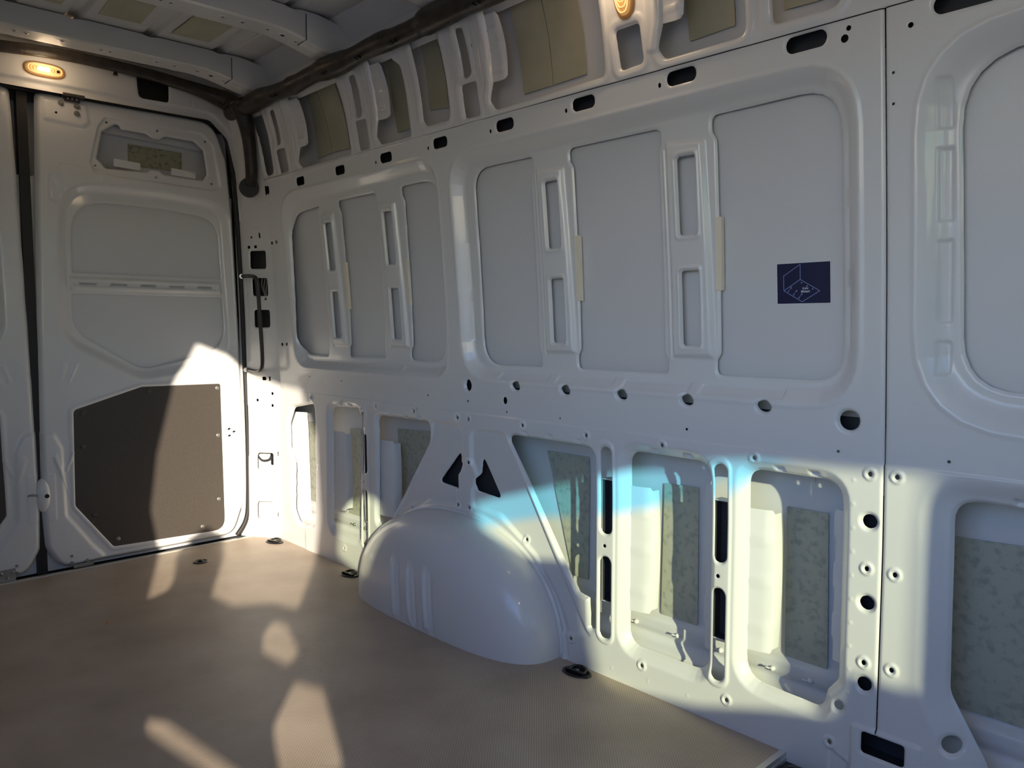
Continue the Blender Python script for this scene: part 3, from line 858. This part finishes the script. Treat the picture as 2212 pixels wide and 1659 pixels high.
# rubber between and around the leaves
gap = boxes('door_gap_seal', [(-.045, -.018, -.917, -.883, -.01, 1.83)], BLACK)
tag(gap, 'wide black rubber strip in the gap between the two rear door leaves', 'seal')
wp = [(-1.25, 1.816)] + [(-.90, 1.816), (-.50, 1.816), (-.24, 1.816), (-.165, 1.79), (-.132, 1.73), (-.112, 1.60), (-.103, 1.42), (-.092, 1.15), (-.087, .92), (-.080, .50), (-.083, .20), (-.095, .08), (-.14, .012)]
ws = tube('weatherstrip', [(-.014 if b > 1.8 else (-.004 if b > 1.7 else .002), a, b) for a, b in wp], .0105, BLACK, None, seg=12, sub=5)
tag(ws, 'black rubber weatherstrip around the rear door opening', 'seal')

# ------------------------------------------------------------------ rear header with rounded corner
hh = [(inv(pg([(-2.2, 2.1), (-.04, 2.1), (-.03, 1.40), (-.2, 1.40), (-.2, 1.2), (-2.2, 1.2)], 0)), 0, .001)]
inner = pg([(-2.2, 1.809), (-.225, 1.809), (-.150, 1.74), (-.118, 1.60), (-.106, 1.40), (-.102, 1.0), (-2.2, 1.0)], [0, .04, .05, .05, .02, 0, 0])
hh.append((inner, -.012, .010))
hh.append((pg([(-.512, 1.95), (-.387, 1.95), (-.390, 1.850), (-.505, 1.848)], [.01, .01, .012, .022]), .005, .005))
hf = [('in', grow(inner, .036), .012, .012), ('in', seg(-.262, 1.95, -.256, 1.81, .0015), .002, .002), ('in', seg(-.298, 1.93, -.298, 1.82, .008), .0015, .006)]
header = sheet('wall_rear', lin(-1.80, -.03, .004), lin(1.38, 1.985, .004), lambda U, V, H: (.034 - H, U, V), hh, hf, PAINT)
tag(header, 'white header panel over the rear doors', kind='structure')
boxes('black_backing', [(-.05, -.02, -.54, -.37, 1.84, 1.96)], BLACK, header)
pyd('black_backing', *box_vf(-.06, -.05, -1.85, 0.2, 1.78, 2.05), DARKC, header)

# threshold strip, floor, deck
floor = boxes('floor', [(.030, 2.538, -1.795, .0, -.012, 0.0)], FLOORM)
tag(floor, 'brown-grey textured load floor board', kind='structure')
strip = boxes('edge_strip', [(2.538, 2.552, -1.795, .0, -.012, .0022), (2.5515, 2.5535, -1.795, 0, -.035, -.01)], ALU, floor)
boxes('edge_strip', [(.014, .032, -1.795, -.02, -.012, .003)], ALU, floor)
thr = boxes('trim_1', [(-.02, .014, -1.80, -.02, -.03, -.004)], BLACK)
tag(thr, 'black rubber sill seal under the rear doors', kind='structure')
deck = boxes('trim_2', [(-.13, XF, YL - .15, .16, -.06, -.045)], GREEN)
tag(deck, 'bare painted deck in front of the floor board edge', kind='structure')
bm = bmesh.new()
bmesh.ops.create_icosphere(bm, subdivisions=2, radius=.007, matrix=Matrix.Translation((.686, -.872, .001)) @ Matrix.Diagonal((1.3, .8, .3, 1)))
sp = from_bm('crumb', bm, COPPER, None, True)
tag(sp, 'tiny orange crumb lying on the brown floor', 'crumb')

# ------------------------------------------------------------------ wheel arch
def arch():
    xc, a, b, dd, n = 1.398, .462, .338, .182, 3.3
    p = 2.25
    nt, ns = 220, 150
    V, F = [], []
    for i in range(nt + 1):
        th = math.pi * i / nt
        cx, sz = math.cos(th), math.sin(th)
        # superellipse radius in the wall plane
        k = (abs(cx) ** p + abs(sz) ** p) ** (-1 / p)
        for j in range(ns + 1):
            phi = math.pi / 2 * j / ns
            rho = math.sin(phi) ** (2 / n) if phi > 0 else 0
            dep = max(math.cos(phi), 0) ** (2 / n)
            x = xc + a * k * cx * rho
            z = b * k * sz * rho
            y = -dd * dep
            # the flank towards the cab reaches further out than the rear one
            # three pressed ribs
            for x0 in (1.278, 1.365, 1.450):
                zt, zb = .205, .015
                xr = x0 - .012 * (z - .10) / .1
                u_ = (x - xr) / .0085
                if abs(u_) < 1.6 and zb - .01 < z < zt:
                    wgt = min(1, (zt - z) / .03) * min(1, (z - zb + .01) / .015)
                    y -= .0085 * math.exp(-u_ * u_ * 1.6) * max(wgt, 0)
                u2 = (x - xr - .030) / .010
                if abs(u2) < 1.6 and zb - .01 < z < zt:
                    y += .0045 * math.exp(-u2 * u2 * 1.6) * max(min(1, (zt - z) / .03), 0)
            V.append((x, y, z))
    for i in range(nt):
        for j in range(ns):
            q = i * (ns + 1) + j
            F.append((q, q + 1, q + ns + 2, q + ns + 1))
    return V, F
av, af = arch()
ar = pyd('wheel_arch', av, af, PAINT, None, True)
tag(ar, 'white domed wheel arch with three pressed ribs rising from the floor', 'wheel arch')
# welded flange ring where it meets the wall
rim = []
for i in range(61):
    th = math.pi * i / 60
    k = (abs(math.cos(th)) ** 2.25 + abs(math.sin(th)) ** 2.25) ** (-1 / 2.25)
    rim.append((1.398 + .466 * k * math.cos(th), float(prof(.2)) - .001, .342 * k * math.sin(th)))
tube('weld_flange', rim, .007, PAINT, ar, seg=10)
for th in (.5, .85, 1.2, 1.75, 2.3):
    bm = bmesh.new()
    bmesh.ops.create_uvsphere(bm, u_segments=10, v_segments=6, radius=.007, matrix=Matrix.Translation((1.398 + .445 * math.cos(th) * 1.02, -.030, .330 * math.sin(th) * 1.01)) @ Matrix.Diagonal((1.5, .6, .6, 1)))
    from_bm('seam_dimple', bm, PAINT, ar, True)

# ------------------------------------------------------------------ roof: sheet, ribs, cross beams, side rail
cf = []
for y in (-1.645, -1.45, -1.22, -1.01, -.825, -.580, -.332, -.150):
    cf.append(('in', rr(-.2, 3.8, y - .026, y + .026, .02), .014, .016))
cf.append(('in', rr(.43, .83, -.70, -.39, .02), .003, .01))
for y0, y1 in ((-.79, -.61), (-.55, -.36), (-.30, -.18), (-1.0, -.86)):
    for x0, x1 in ((.44, .84), (1.02, 1.42), (1.60, 2.1)):
        cf.append(('rim', rr(x0, x1, y0, y1, .03), .0025, .008))
ceiling = sheet('ceiling', lin(-.06, 3.8, .008) + lin(3.8, XF + .1, .1), lin(-1.82, -.095, .004), lambda U, V, H: (U, V, 1.976 + H), [], cf, ROOFP)
tag(ceiling, 'ribbed white roof skin seen from inside', kind='structure')
for q in ([(.480, -.770), (.485, -.640), (.715, -.655), (.715, -.785)], [(.470, -.530), (.470, -.400), (.722, -.400), (.722, -.532)], [(.48, -1.02), (.48, -.88), (.72, -.88), (.72, -1.02)], [(1.10, -.78), (1.10, -.64), (1.4, -.64), (1.4, -.78)]):
    P = np.array(q)
    v = [(p[0], p[1], z) for z in (1.9735, 1.9758) for p in P]
    pyd('damping_pad', v, [(0, 1, 2, 3), (7, 6, 5, 4), (0, 1, 5, 4), (1, 2, 6, 5), (2, 3, 7, 6), (3, 0, 4, 7)], PADU, ceiling)
def beam(x0, x1, zb=1.905):
    us_ = lin(x0, x1 + .0001, (x1 - x0) / 40)
    def zf(y): return zb - .055 * ss((y + .42) / .34) - .035 * ss((-y - 1.40) / .34)
    bh = []
    xm = (x0 + x1) / 2
    for y, r in ((-.347, .007), (-.256, .009), (-.198, .009), (-.545, .005), (-.482, .005), (-.398, .005), (-.148, .005), (-.73, .0045), (-.70, .0045), (-.85, .0045), (-.955, .0045), (-.988, .0045), (-.30, .004), (-.226, .004)):
        bh.append((circ(xm + .01, y, r), -.002, .003))
    bf = [('fn', half(None), lambda u, v: -.004 * (ss((u - x0) / .012) * ss((x1 - u) / .012)), 0)]
    b = sheet('cross_beam', us_, lin(-1.75, -.10, .004), lambda U, V, H: (U, V, zf(V) + H), bh, bf, ROOFP, ceiling)
    # upright flanges
    for xx in (x0, x1):
        V, F = [], []
        ys = np.linspace(-1.75, -.10, 160)
        for y in ys:
            top = 1.972 - .016 * float(ss((y + .26) / .12)) - .03 * float(ss((y + .17) / .06))
            for yy in (-.825, -.580, -.332): top -= .006 * math.exp(-((y - yy) / .02) ** 2)
            V += [(xx, y, float(zf(y))), (xx, y, top)]
        for i in range(len(ys) - 1): F.append((2 * i, 2 * i + 2, 2 * i + 3, 2 * i + 1))
        pyd('beam_web', V, F, ROOFP, b, True)
    # end bracket overlapping the beam
    V, F = [], []
    ys = np.linspace(-.285, -.105, 24)
    for y in ys:
        top = 1.970 - .016 * float(ss((y + .26) / .12)) - .03 * float(ss((y + .17) / .06))
        V += [(x1 + .002, y, top), (x1 + .002, y, float(zf(y)) - .002), (x0 + .05, y, float(zf(y)) - .0055)]
    for i in range(len(ys) - 1):
        for k in range(2):
            F.append((3 * i + k, 3 * i + 3 + k, 3 * i + 4 + k, 3 * i + 1 + k))
    pyd('beam_end_bracket', V, F, ROOFP, b, True)
    V, F = [], []
    for y in (-.2875, -.2845):
        V += [(x1 + .0024, y, 1.962), (x1 + .0024, y, float(zf(y)) - .003), (x0 + .05, y + .0, float(zf(y)) - .0068)]
    F = [(0, 1, 4, 3), (1, 2, 5, 4)]
    pyd('splice_line', V, F, DARKC, b)
    return b
beam(.285, .400); beam(.865, .975, 1.903); beam(1.47, 1.58); beam(2.08, 2.19); beam(2.75, 2.87)
# side rail between roof and harness
rail = np.array([(-.080, 1.985), (-.094, 1.984), (-.098, 1.970), (-.112, 1.969), (-.104, 1.945), (-.100, 1.922), (-.124, 1.916), (-.130, 1.905), (-.134, 1.875), (-.150, 1.855), (-.150, 1.832), (-.12, 1.80)])
V, F = [], []
for x in (-.05, XF):
    for y, z in rail: V.append((x, y, z))
n = len(rail)
for i in range(n - 1): F.append((i, i + 1, n + i + 1, n + i))
rl = pyd('trim_3', V, F, ROOFP, None, False)
tag(rl, 'white side rail under the roof edge', kind='structure')
# opposite cant rail
V = [(x, y, z) for x in (-.05, XF) for y, z in ((-1.70, 1.976), (-1.72, 1.93), (YL, 1.82))]
tag(pyd('trim_4', V, [(0, 1, 4, 3), (1, 2, 5, 4)], ROOFP), 'white side rail on the side opposite', kind='structure')

# ------------------------------------------------------------------ black harness, joint, drop tube with plug
rng = np.random.RandomState(4)
pts, rad = [], []
for x in np.arange(.13, 3.5, .03):
    k = (x - .30) % .5775
    bump = .008 * math.exp(-((k - .08) / .09) ** 4) + .004 * math.exp(-((k - .38) / .02) ** 2)
    pts.append((x, -.176 - bump * .4, 1.826 + .003 * math.sin(x * 17)))
    rad.append(.0300 + bump + .0004 * rng.randn())
hs = tube('cable_harness', pts, rad, TAPE, None, seg=18, sub=2)
tag(hs, 'thick black taped cable duct along the roof edge above the side panel', 'cable duct')
for x in (.555, 1.13, 1.71, .93, 1.33):
    y0 = -.19
    boxes('duct_clip', [(x, x + .018, y0 - .022, y0 - .008, 1.795, 1.803)], PLASTIC, hs)
    boxes('duct_clip', [(x + .024, x + .034, y0 - .022, y0 - .008, 1.796, 1.802)], PLASTIC, hs)
pts = [(.062, -1.25, 1.925), (.062, -1.0, 1.928), (.062, -.85, 1.940), (.062, -.70, 1.944), (.062, -.50, 1.938), (.065, -.33, 1.922), (.075, -.24, 1.905), (.10, -.17, 1.880), (.13, -.16, 1.85)]
hb = tube('cable_harness', pts, [.020, .021, .021, .021, .022, .024, .030, .042, .040], TAPE, None, seg=16, sub=6)
tag(hb, 'black taped cable duct running above the rear doors under the first roof beam', 'cable duct')
for y in (-.995, -.595):
    bm = bmesh.new()
    bmesh.ops.create_cone(bm, cap_ends=True, segments=8, radius1=.010, radius2=.006, depth=.012, matrix=Matrix.Translation((.055, y, 1.916)))
    from_bm('duct_stud', bm, PLASTIC, hb, False)
dp = []
for s, z in ((.215, 1.86), (.215, 1.79), (.199, 1.715), (.187, 1.644), (.175, 1.575), (.155, 1.54)):
    p = pil(s, z, -.028); dp.append(tuple(map(float, p)))
dt = tube('drop_tube', dp, [.040, .034, .027, .025, .0245, .023], TAPE, None, seg=14, sub=4)
tag(dt, 'black tube dropping down the corner pillar to a round grommet', 'tube')
c = pil(.146, 1.527, -.03); c2 = pil(.146, 1.527, .01)
nv = Vector([float(c[i] - c2[i]) for i in range(3)]).normalized()
rotp = nv.to_track_quat('Z', 'Y').to_matrix().to_4x4()
nv = Vector((.88, -.46, -.05)).normalized()
rot = nv.to_track_quat('Z', 'Y').to_matrix().to_4x4()
bm = bmesh.new()
bmesh.ops.create_cone(bm, cap_ends=True, segments=40, radius1=.041, radius2=.039, depth=.022, matrix=Matrix.Translation([float(v) for v in c]) @ rot)
bmesh.ops.bevel(bm, geom=[e for e in bm.edges if e.is_boundary is False and len(e.link_faces) == 2 and e.calc_face_angle(0) > .5 and max(len(f.verts) for f in e.link_faces) > 10], offset=.003, segments=2, affect='EDGES')
from_bm('grommet', bm, BLACK, dt, False)

# ------------------------------------------------------------------ grab handle on the pillar
gp = [(-0.007, 1.165, -0.005), (0.040, 1.163, -0.020), (0.092, 1.161, -0.035), (0.138, 1.153, -0.045), (0.150, 1.135, -0.045), (0.150, 1.108, -0.045), (0.145, 1.027, -0.045), (0.142, 0.937, -0.045),
      (0.139, 0.846, -0.045), (0.134, 0.786, -0.045), (0.122, 0.761, -0.042), (0.095, 0.748, -0.034), (0.051, 0.748, -0.020), (0.006, 0.753, -0.005)]
gh = empty('grab_handle', tuple(map(float, pil(.03, .75, 0))))
tag(gh, 'slim black bow handle on the corner pillar beside the rear door', 'handle')
tube('bow', [tuple(map(float, pil(s, z, h))) for s, z, h in gp], .0085, mat('handle_black', (.03, .028, .028), .3, 0, .3), gh, seg=14, sub=5)
for z in (1.164, .753):
    p = [float(v) for v in pil(.002, z, -.010)]
    bm = bmesh.new()
    bmesh.ops.create_cone(bm, cap_ends=True, segments=18, radius1=.011, radius2=.010, depth=.012, matrix=Matrix.Translation(p) @ rot)
    bmesh.ops.create_cone(bm, cap_ends=True, segments=6, radius1=.006, radius2=.006, depth=.018, matrix=Matrix.Translation(p) @ rot)
    from_bm('end_bolt', bm, STEEL, gh, False)

# ------------------------------------------------------------------ interior lamps
def lamp(org, ex, ey, en, L, W, name, label, bulb=True):
    """oval lamp in a plane: ex long axis, ey short axis, en towards the room"""
    ex, ey, en = Vector(ex).normalized(), Vector(ey).normalized(), Vector(en).normalized()
    o = empty(name, org)
    tag(o, label, 'lamp', 'interior lamps')
    org = Vector(org)
    def oval(a, b, n=48, p=2.8):
        r = []
        for i in range(n):
            t = 2 * math.pi * i / n
            cx, sx = math.cos(t), math.sin(t)
            r.append((a * math.copysign(abs(cx) ** (2 / p), cx), b * math.copysign(abs(sx) ** (2 / p), sx)))
        return r
    def rings(nm, spec, m, par):
        V, F = [], []
        n = 48
        for a, b, h in spec:
            for u, v in oval(a, b): V.append(org + ex * u + ey * v + en * h)
        for k in range(len(spec) - 1):
            for i in range(n):
                F.append((k * n + i, k * n + (i + 1) % n, (k + 1) * n + (i + 1) % n, (k + 1) * n + i))
        F.append(tuple(range((len(spec) - 1) * n, len(spec) * n)))
        return pyd(nm, V, F, m, par, True)
    rings('bezel', [(L, W, .0), (L * .99, W * .98, .006), (L * .93, W * .86, .010), (L * .88, W * .78, .008)], AMB, o)
    ln = rings('lens', [(L * .90, W * .80, .007), (L * .84, W * .70, .013), (L * .5, W * .4, .016)], LENS, o)
    for f in (.80, .66, .52, .38):
        pts = [org + ex * (u) + ey * (v) + en * (.0145 + .002 * (1 - f)) for u, v in oval(L * f, W * f * .82)]
        pts.append(pts[0])
        tube('lens_ridge', [tuple(p) for p in pts], .0011, LENSR, ln, seg=5, capends=False)
    if bulb:
        V = []
        bm = bmesh.new()
        M = Matrix((( ex.x, ey.x, en.x, 0), (ex.y, ey.y, en.y, 0), (ex.z, ey.z, en.z, 0), (0, 0, 0, 1)))
        M.translation = org + en * .017 - ex * L * .06
        bmesh.ops.create_cube(bm, size=1, matrix=M @ Matrix.Diagonal((L * .56, W * .50, .006, 1)))
        bmesh.ops.bevel(bm, geom=bm.edges[:], offset=.0025, segments=3, affect='EDGES')
        from_bm('bulb', bm, BULB, o, True)
        bm = bmesh.new()
        M2 = M.copy(); M2.translation = org + en * .015 + ex * L * .62
        bmesh.ops.create_cone(bm, cap_ends=True, segments=14, radius1=W * .22, radius2=W * .2, depth=.006, matrix=M2)
        from_bm('switch', bm, PLASTIC, o, False)
    return o
lamp((.032, -.833, 1.882), (0, 1, 0), (0, 0, 1), (1, 0, 0), .068, .027, 'interior_lamp', 'lit amber oval interior lamp over the gap between the rear doors')
zl = 1.745
lamp((2.160, float(prof(zl)) - .004, zl), (0, -.25, 1), (1, 0, 0), (0, -1, -.25), .082, .030, 'interior_lamp', 'amber oval interior lamp cut off by the top edge, high on the side panel')

def lamp_light(p, w, size=.05):
    ld = bpy.data.lights.new('lamp_light', 'POINT')
    ld.energy = w; ld.color = (1.0, .72, .45); ld.shadow_soft_size = size
    lo = bpy.data.objects.new('lamp_light', ld)
    lo.location = p
    COL.objects.link(lo)
lamp_light((.115, -.833, 1.872), 0.35)
lamp_light((2.16, float(prof(zl)) - .07, zl + .02), .8)
lamp((3.75, -1.62, 1.90), (1, 0, 0), (0, 1, 0), (0, .3, -1), .068, .027, 'interior_lamp', 'added unseen amber oval fill lamp over the sliding door')  # added fill lamp, out of view behind the camera
lamp_light((3.75, -1.55, 1.83), 2.5)  # fill light of the added lamp

# ------------------------------------------------------------------ tie-down rings in the floor
def ring(x, y, label, ang=0.0, m=PLASTIC, sc=1.0):
    o = empty('tie_down_ring', (x, y, 0))
    o.rotation_euler[2] = ang
    tag(o, label, 'tie-down ring', 'tie-down rings along the side panel')
    def prof_ring(nm, spec, mm, par):
        V, F = [], []
        n = 40
        for r, z, fy in spec:
            for i in range(n):
                t = 2 * math.pi * i / n
                V.append((r * sc * math.cos(t), r * sc * .62 * fy * math.sin(t), z))
        for k in range(len(spec) - 1):
            for i in range(n):
                F.append((k * n + i, k * n + (i + 1) % n, (k + 1) * n + (i + 1) % n, (k + 1) * n + i))
        me = bpy.data.meshes.new(nm); me.from_pydata(V, [], F); me.update()
        ob = bpy.data.objects.new(nm, me); me.materials.append(mm)
        for p in me.polygons: p.use_smooth = True
        COL.objects.link(ob); ob.parent = par
        return ob
    prof_ring('cup', [(.046, .0006, 1), (.044, .0045, 1), (.039, .005, 1), (.036, .0025, 1), (.030, .0008, 1), (.001, .0006, 1)], m, o)
    def loc(nm, pts, r, mm):
        t = tube(nm, pts, r, mm, None, seg=8, sub=4)
        t.parent = o
        return t
    loc('shackle', [(-.026 * sc, -.004, .006), (-.020 * sc, .015, .010), (0, .021, .012), (.020 * sc, .015, .010), (.026 * sc, -.004, .006)], .0038, mat('shackle_steel', (.08, .075, .07), .25, .9))
    b = boxes('hinge_lug', [(-.030 * sc, .030 * sc, -.012, -.004, .001, .010)], m); b.parent = o
    bm = bmesh.new()
    bmesh.ops.create_cone(bm, cap_ends=True, segments=12, radius1=.006, radius2=.005, depth=.006, matrix=Matrix.Translation((0, .002, .006)))
    q = from_bm('screw', bm, STEEL, None, False); q.parent = o
    return o
ring(.182, -.050, 'black oval tie-down ring in the floor corner next to the rear pillar', .3)
ring(.800, -.050, 'black oval tie-down ring in the floor just behind the wheel arch', .1)
ring(1.963, -.046, 'black oval tie-down ring in the floor in front of the wheel arch', .1)
r4 = ring(2.600, -.050, 'black tie-down ring beyond the aluminium floor edge strip', .0, PLASTIC, 1.2)
r4.location.z = -.020
boxes('ring_base', [(-.06, .06, -.04, .045, -.026, .001)], PLASTIC).parent = r4
hk = empty('floor_anchor', (.249, -.401, 0))
tag(hk, 'small round dark anchor sunk in the floor before the rear door', 'floor anchor')
tt = tube('cup_rim', [(.249 + .026 * math.cos(t), -.401 + .026 * math.sin(t), .001) for t in np.linspace(0, 2 * math.pi, 33)], .0035, mat('anchor_rim', (.09, .085, .08), .3, .5), hk, seg=8, capends=False)
bm = bmesh.new()
bmesh.ops.create_cone(bm, cap_ends=True, segments=28, radius1=.025, radius2=.025, depth=.002, matrix=Matrix.Translation((.249, -.401, .0012)))
from_bm('cup', bm, mat('anchor_cup', (.10, .085, .07), .4), hk, False)
bm = bmesh.new()
bmesh.ops.create_uvsphere(bm, u_segments=14, v_segments=8, radius=.011, matrix=Matrix.Translation((.249, -.401, .004)) @ Matrix.Diagonal((1, 1, .6, 1)))
from_bm('bolt_head', bm, PLASTIC, hk, True)

# ------------------------------------------------------------------ blue load sticker
sx0, sx1, sz0, sz1 = 2.493, 2.612, .997, 1.083
def sp3(fx, fz, off=0.0):
    x = sx0 + (sx1 - sx0) * fx; z = sz0 + (sz1 - sz0) * fz
    return (x, float(prof(z)) + .0463 - off, z)
st = pyd('load_sticker', [sp3(-.022, -.03), sp3(1.022, -.03), sp3(1.022, 1.03), sp3(-.022, 1.03), sp3(-.022, -.03, -.001), sp3(1.022, -.03, -.001), sp3(1.022, 1.03, -.001), sp3(-.022, 1.03, -.001)],
         [(0, 1, 2, 3), (7, 6, 5, 4), (0, 1, 5, 4), (1, 2, 6, 5), (2, 3, 7, 6), (3, 0, 4, 7)], STICKW)
tag(st, 'dark blue sticker with a load drawing on the wide panel beside the upright joint', 'sticker')
pyd('blue_field', [sp3(0, 0, .0004), sp3(1, 0, .0004), sp3(1, 1, .0004), sp3(0, 1, .0004)], [(0, 1, 2, 3)], STICK, st)
def fx_(px): return (px - 290) / 1530.0
def fz_(py): return 1 - (py - 275) / 1170.0
lines = []
def poly(pts, wavy=False):
    for (a, b), (c_, d_) in zip(pts[:-1], pts[1:]):
        if wavy:
            n = 28
            pp = []
            L = math.hypot(c_ - a, d_ - b)
            for i in range(n + 1):
                t = i / n
                w = 9 * math.sin(t * math.pi * 14) * (0 < i < n)
                pp.append((a + (c_ - a) * t + w * (d_ - b) / L * .9, b + (d_ - b) * t - w * (c_ - a) / L * .9))
            poly(pp)
        else: lines.append((a, b, c_, d_))
poly([(485, 630), (485, 1065), (970, 750), (975, 315)]); poly([(485, 630), (975, 315)], True)
poly([(485, 1065), (1020, 1400)]); poly([(970, 750), (1525, 1095)]); poly([(1020, 1400), (1525, 1095)], True)
V, F = [], []
def strip2(a, b, c_, d_, w):
    L = math.hypot(c_ - a, d_ - b) + 1e-9
    nx, ny = -(d_ - b) / L * w, (c_ - a) / L * w
    ex_, ey_ = (c_ - a) / L * w * .6, (d_ - b) / L * w * .6
    k = len(V)
    for px, py in ((a - ex_ + nx, b - ey_ + ny), (c_ + ex_ + nx, d_ + ey_ + ny), (c_ + ex_ - nx, d_ + ey_ - ny), (a - ex_ - nx, b - ey_ - ny)):
        V.append(sp3(fx_(px), fz_(py), .0008))
    F.append((k, k + 1, k + 2, k + 3))
for l in lines: strip2(*l, 7)
for (a, b, c_, d_) in ((620, 1090, 700, 985), (775, 1190, 855, 1080), (930, 1285, 1010, 1178)):
    strip2(a, b, c_, d_, 5); strip2(a - 8, b, a + 8, b, 14); strip2(c_ - 14, d_ - 8, c_ + 18, d_ + 10, 9); strip2(c_, d_, c_ + 14, d_ - 16, 10)
for a, b in ((1008, 847), (1167, 943), (1325, 1040)): strip2(a - 8, b, a + 8, b, 15)
pyd('line_drawing', V, F, LINE, st)
for body, px, py, sz in (('8 kN', 1120, 1040, .0050), ('800daN', 1122, 1130, .0050)):
    cu = bpy.data.curves.new('text_source', 'FONT')
    cu.body = body; cu.size = sz * 1.25; cu.align_x = 'CENTER'; cu.offset = .00012
    to = bpy.data.objects.new('text_source', cu)
    COL.objects.link(to)
    bpy.context.view_layer.update()
    dg = bpy.context.evaluated_depsgraph_get()
    me = bpy.data.meshes.new_from_object(to.evaluated_get(dg))
    bpy.data.objects.remove(to)
    p = sp3(fx_(px), fz_(py), .0010)
    t = math.atan2(float(prof(1.07) - prof(1.0)), .07)
    me.transform(Matrix.Translation(p) @ Matrix.Rotation(math.pi / 2 + t * -1, 4, 'X'))
    link('lettering', me, TXT, st, False)

# ------------------------------------------------------------------ the rest of the van body (side openings shaped to throw the sun patches)
def back(pts):  # carries sun patch outlines back along the sun to the side wall
    out = []
    for x, y, z in pts:
        t = y - YL
        out.append((x + 1.7 * t, z + .53 * t))
    return out
slide = [(2.205, .87), (2.257, .700), (2.416, .582), (2.54, .634), (2.392, .730), (2.46, .80), (2.589, .885), (2.70, .87), (2.79, .79), (2.83, .675), (3.0, .68),
         (3.256, .739), (3.43, .76), (3.50, .90), (3.55, 1.1), (3.53, 1.45), (3.41, 1.63), (2.96, 1.645), (2.76, 1.69), (2.55, 1.675), (2.39, 1.45), (2.26, 1.12)]
slide_h = pg(slide, .03)  # sliding door opening, outline shaped to fit its sun patch
grn = pg(back([(.66, 0, .20), (.74, 0, .27), (.86, 0, .31), (.93, 0, .29), (.955, 0, .22), (.88, 0, .12), (.80, 0, -.01), (.63, 0, .03)]), .03)
Bm = back([(1.49, 0, .298), (1.49, 0, .388), (2.0, 0, .544), (2.20, 0, .605), (2.425, 0, .640), (2.65, 0, .648), (2.862, 0, .660), (2.850, 0, .62), (2.822, 0, .56), (2.822, 0, .46), (2.832, 0, .38), (2.848, 0, .283),
           (2.845, 0, .228), (2.66, 0, .226), (2.635, 0, .115), (2.517, 0, .087), (2.309, 0, .020), (2.169, 0, -.003), (2.00, 0, -.03), (1.975, 0, .06), (1.945, 0, .20), (1.908, 0, .292), (1.825, 0, .276),
           (1.72, 0, .262), (1.60, 0, .280)])
bwin = pg(Bm, .012)
fl1 = pg(back([(1.49, -.64, 0), (1.575, -.605, 0), (1.66, -.64, 0), (1.94, -.76, 0), (1.87, -.87, 0), (1.67, -.79, 0), (1.56, -.70, 0)]), .01)  # added holes from here on, shaped to throw sun onto the floor
fl2 = pg(back([(1.41, -1.00, 0), (1.47, -.965, 0), (1.80, -.93, 0), (1.82, -.965, 0), (1.50, -1.01, 0)]), .005)
fl3 = pg(back([(1.05, -.485, 0), (1.10, -.465, 0), (1.32, -.535, 0), (1.37, -.60, 0), (1.24, -.61, 0), (1.12, -.55, 0)]), .01)
lwall = sheet('wall_left', lin(-.13, XF + .05, .0075), lin(-.06, 1.83, .0075), lambda U, V, H: (U, YL + 0 * U, V), [(h, 0, .001) for h in (slide_h, grn, bwin, fl1, fl2, fl3)], [], PAINT)
tag(lwall, 'unseen opposite white side wall, its door and window openings shaped to throw the sun patches', kind='structure')
# tinted panes in the cab window, split to colour its sun patch
bx0, bx1, bz0, bz1 = bwin.bb
x_split = back([(1.49, 0, .306), (1.836, 0, .410), (2.072, 0, .457), (2.219, 0, .502), (2.389, 0, .555), (2.50, 0, .625), (2.56, 0, .66)])
up_ = [(bx0 - .03, x_split[0][1])] + x_split[0:] + [(x_split[-1][0], bz1 + .03), (bx0 - .03, bz1 + .03)]
lo_ = [(bx0 - .03, bz0 - .03), (bx1 + .03, bz0 - .03), (bx1 + .03, bz1 + .03), (x_split[-1][0], bz1 + .03)] + x_split[::-1] + [(bx0 - .03, x_split[0][1])]
for nm, P, m in (('shade_band_pane', up_, GBLUE), ('window_pane', lo_, GLASS)):
    bm = bmesh.new()
    bm.faces.new([bm.verts.new((p[0], YL - .012, p[1])) for p in P])
    from_bm(nm, bm, m, lwall, False)
gx0, gx1, gz0, gz1 = grn.bb
pyd('window_pane', [(gx0 - .02, YL - .012, gz0 - .02), (gx1 + .02, YL - .012, gz0 - .02), (gx1 + .02, YL - .012, gz1 + .02), (gx0 - .02, YL - .012, gz1 + .02)], [(0, 1, 2, 3)], GLASS, lwall)
# cab front with the windscreen opening
fh_ = [(rr(-.92, -.18, 1.0, 1.72, .10), 0, .001)]
front = sheet('wall_front', lin(-1.85, .16, .02), lin(-.06, 2.0, .02), lambda U, V, H: (XF + 0 * U, U, V), fh_, [], mat('cab_grey', (.22, .22, .23), .7))
tag(front, 'grey cab front with windscreen opening', kind='structure')
boxes('cab_trim', [(4.40, XF, -.02, .03, -.05, 2.0)], mat('cab_trim_grey', (.16, .165, .18), .7), front)
pyd('windscreen', [(XF + .01, -1.62, .98), (XF + .01, -.16, .98), (XF + .01, -.16, 1.74), (XF + .01, -1.62, 1.74)], [(0, 1, 2, 3)], GLASSW, front)
pyd('light_stop_shell', *[a + b for a, b in zip(box_vf(-.125, -.120, -1.95, .25, -.12, 2.08), box_vf(-.08, XF + .1, -1.90, .25, 2.04, 2.045, base=8))], DARKC, front)  # added dark planes behind the doors and over the roof, stopping light leaks
# outdoor ground
gr = pyd('ground', [(-30, -40, -.62), (40, -40, -.62), (40, 30, -.62), (-30, 30, -.62)], [(0, 1, 2, 3)], ASPH)
tag(gr, 'pale concrete ground outside the van', kind='structure')
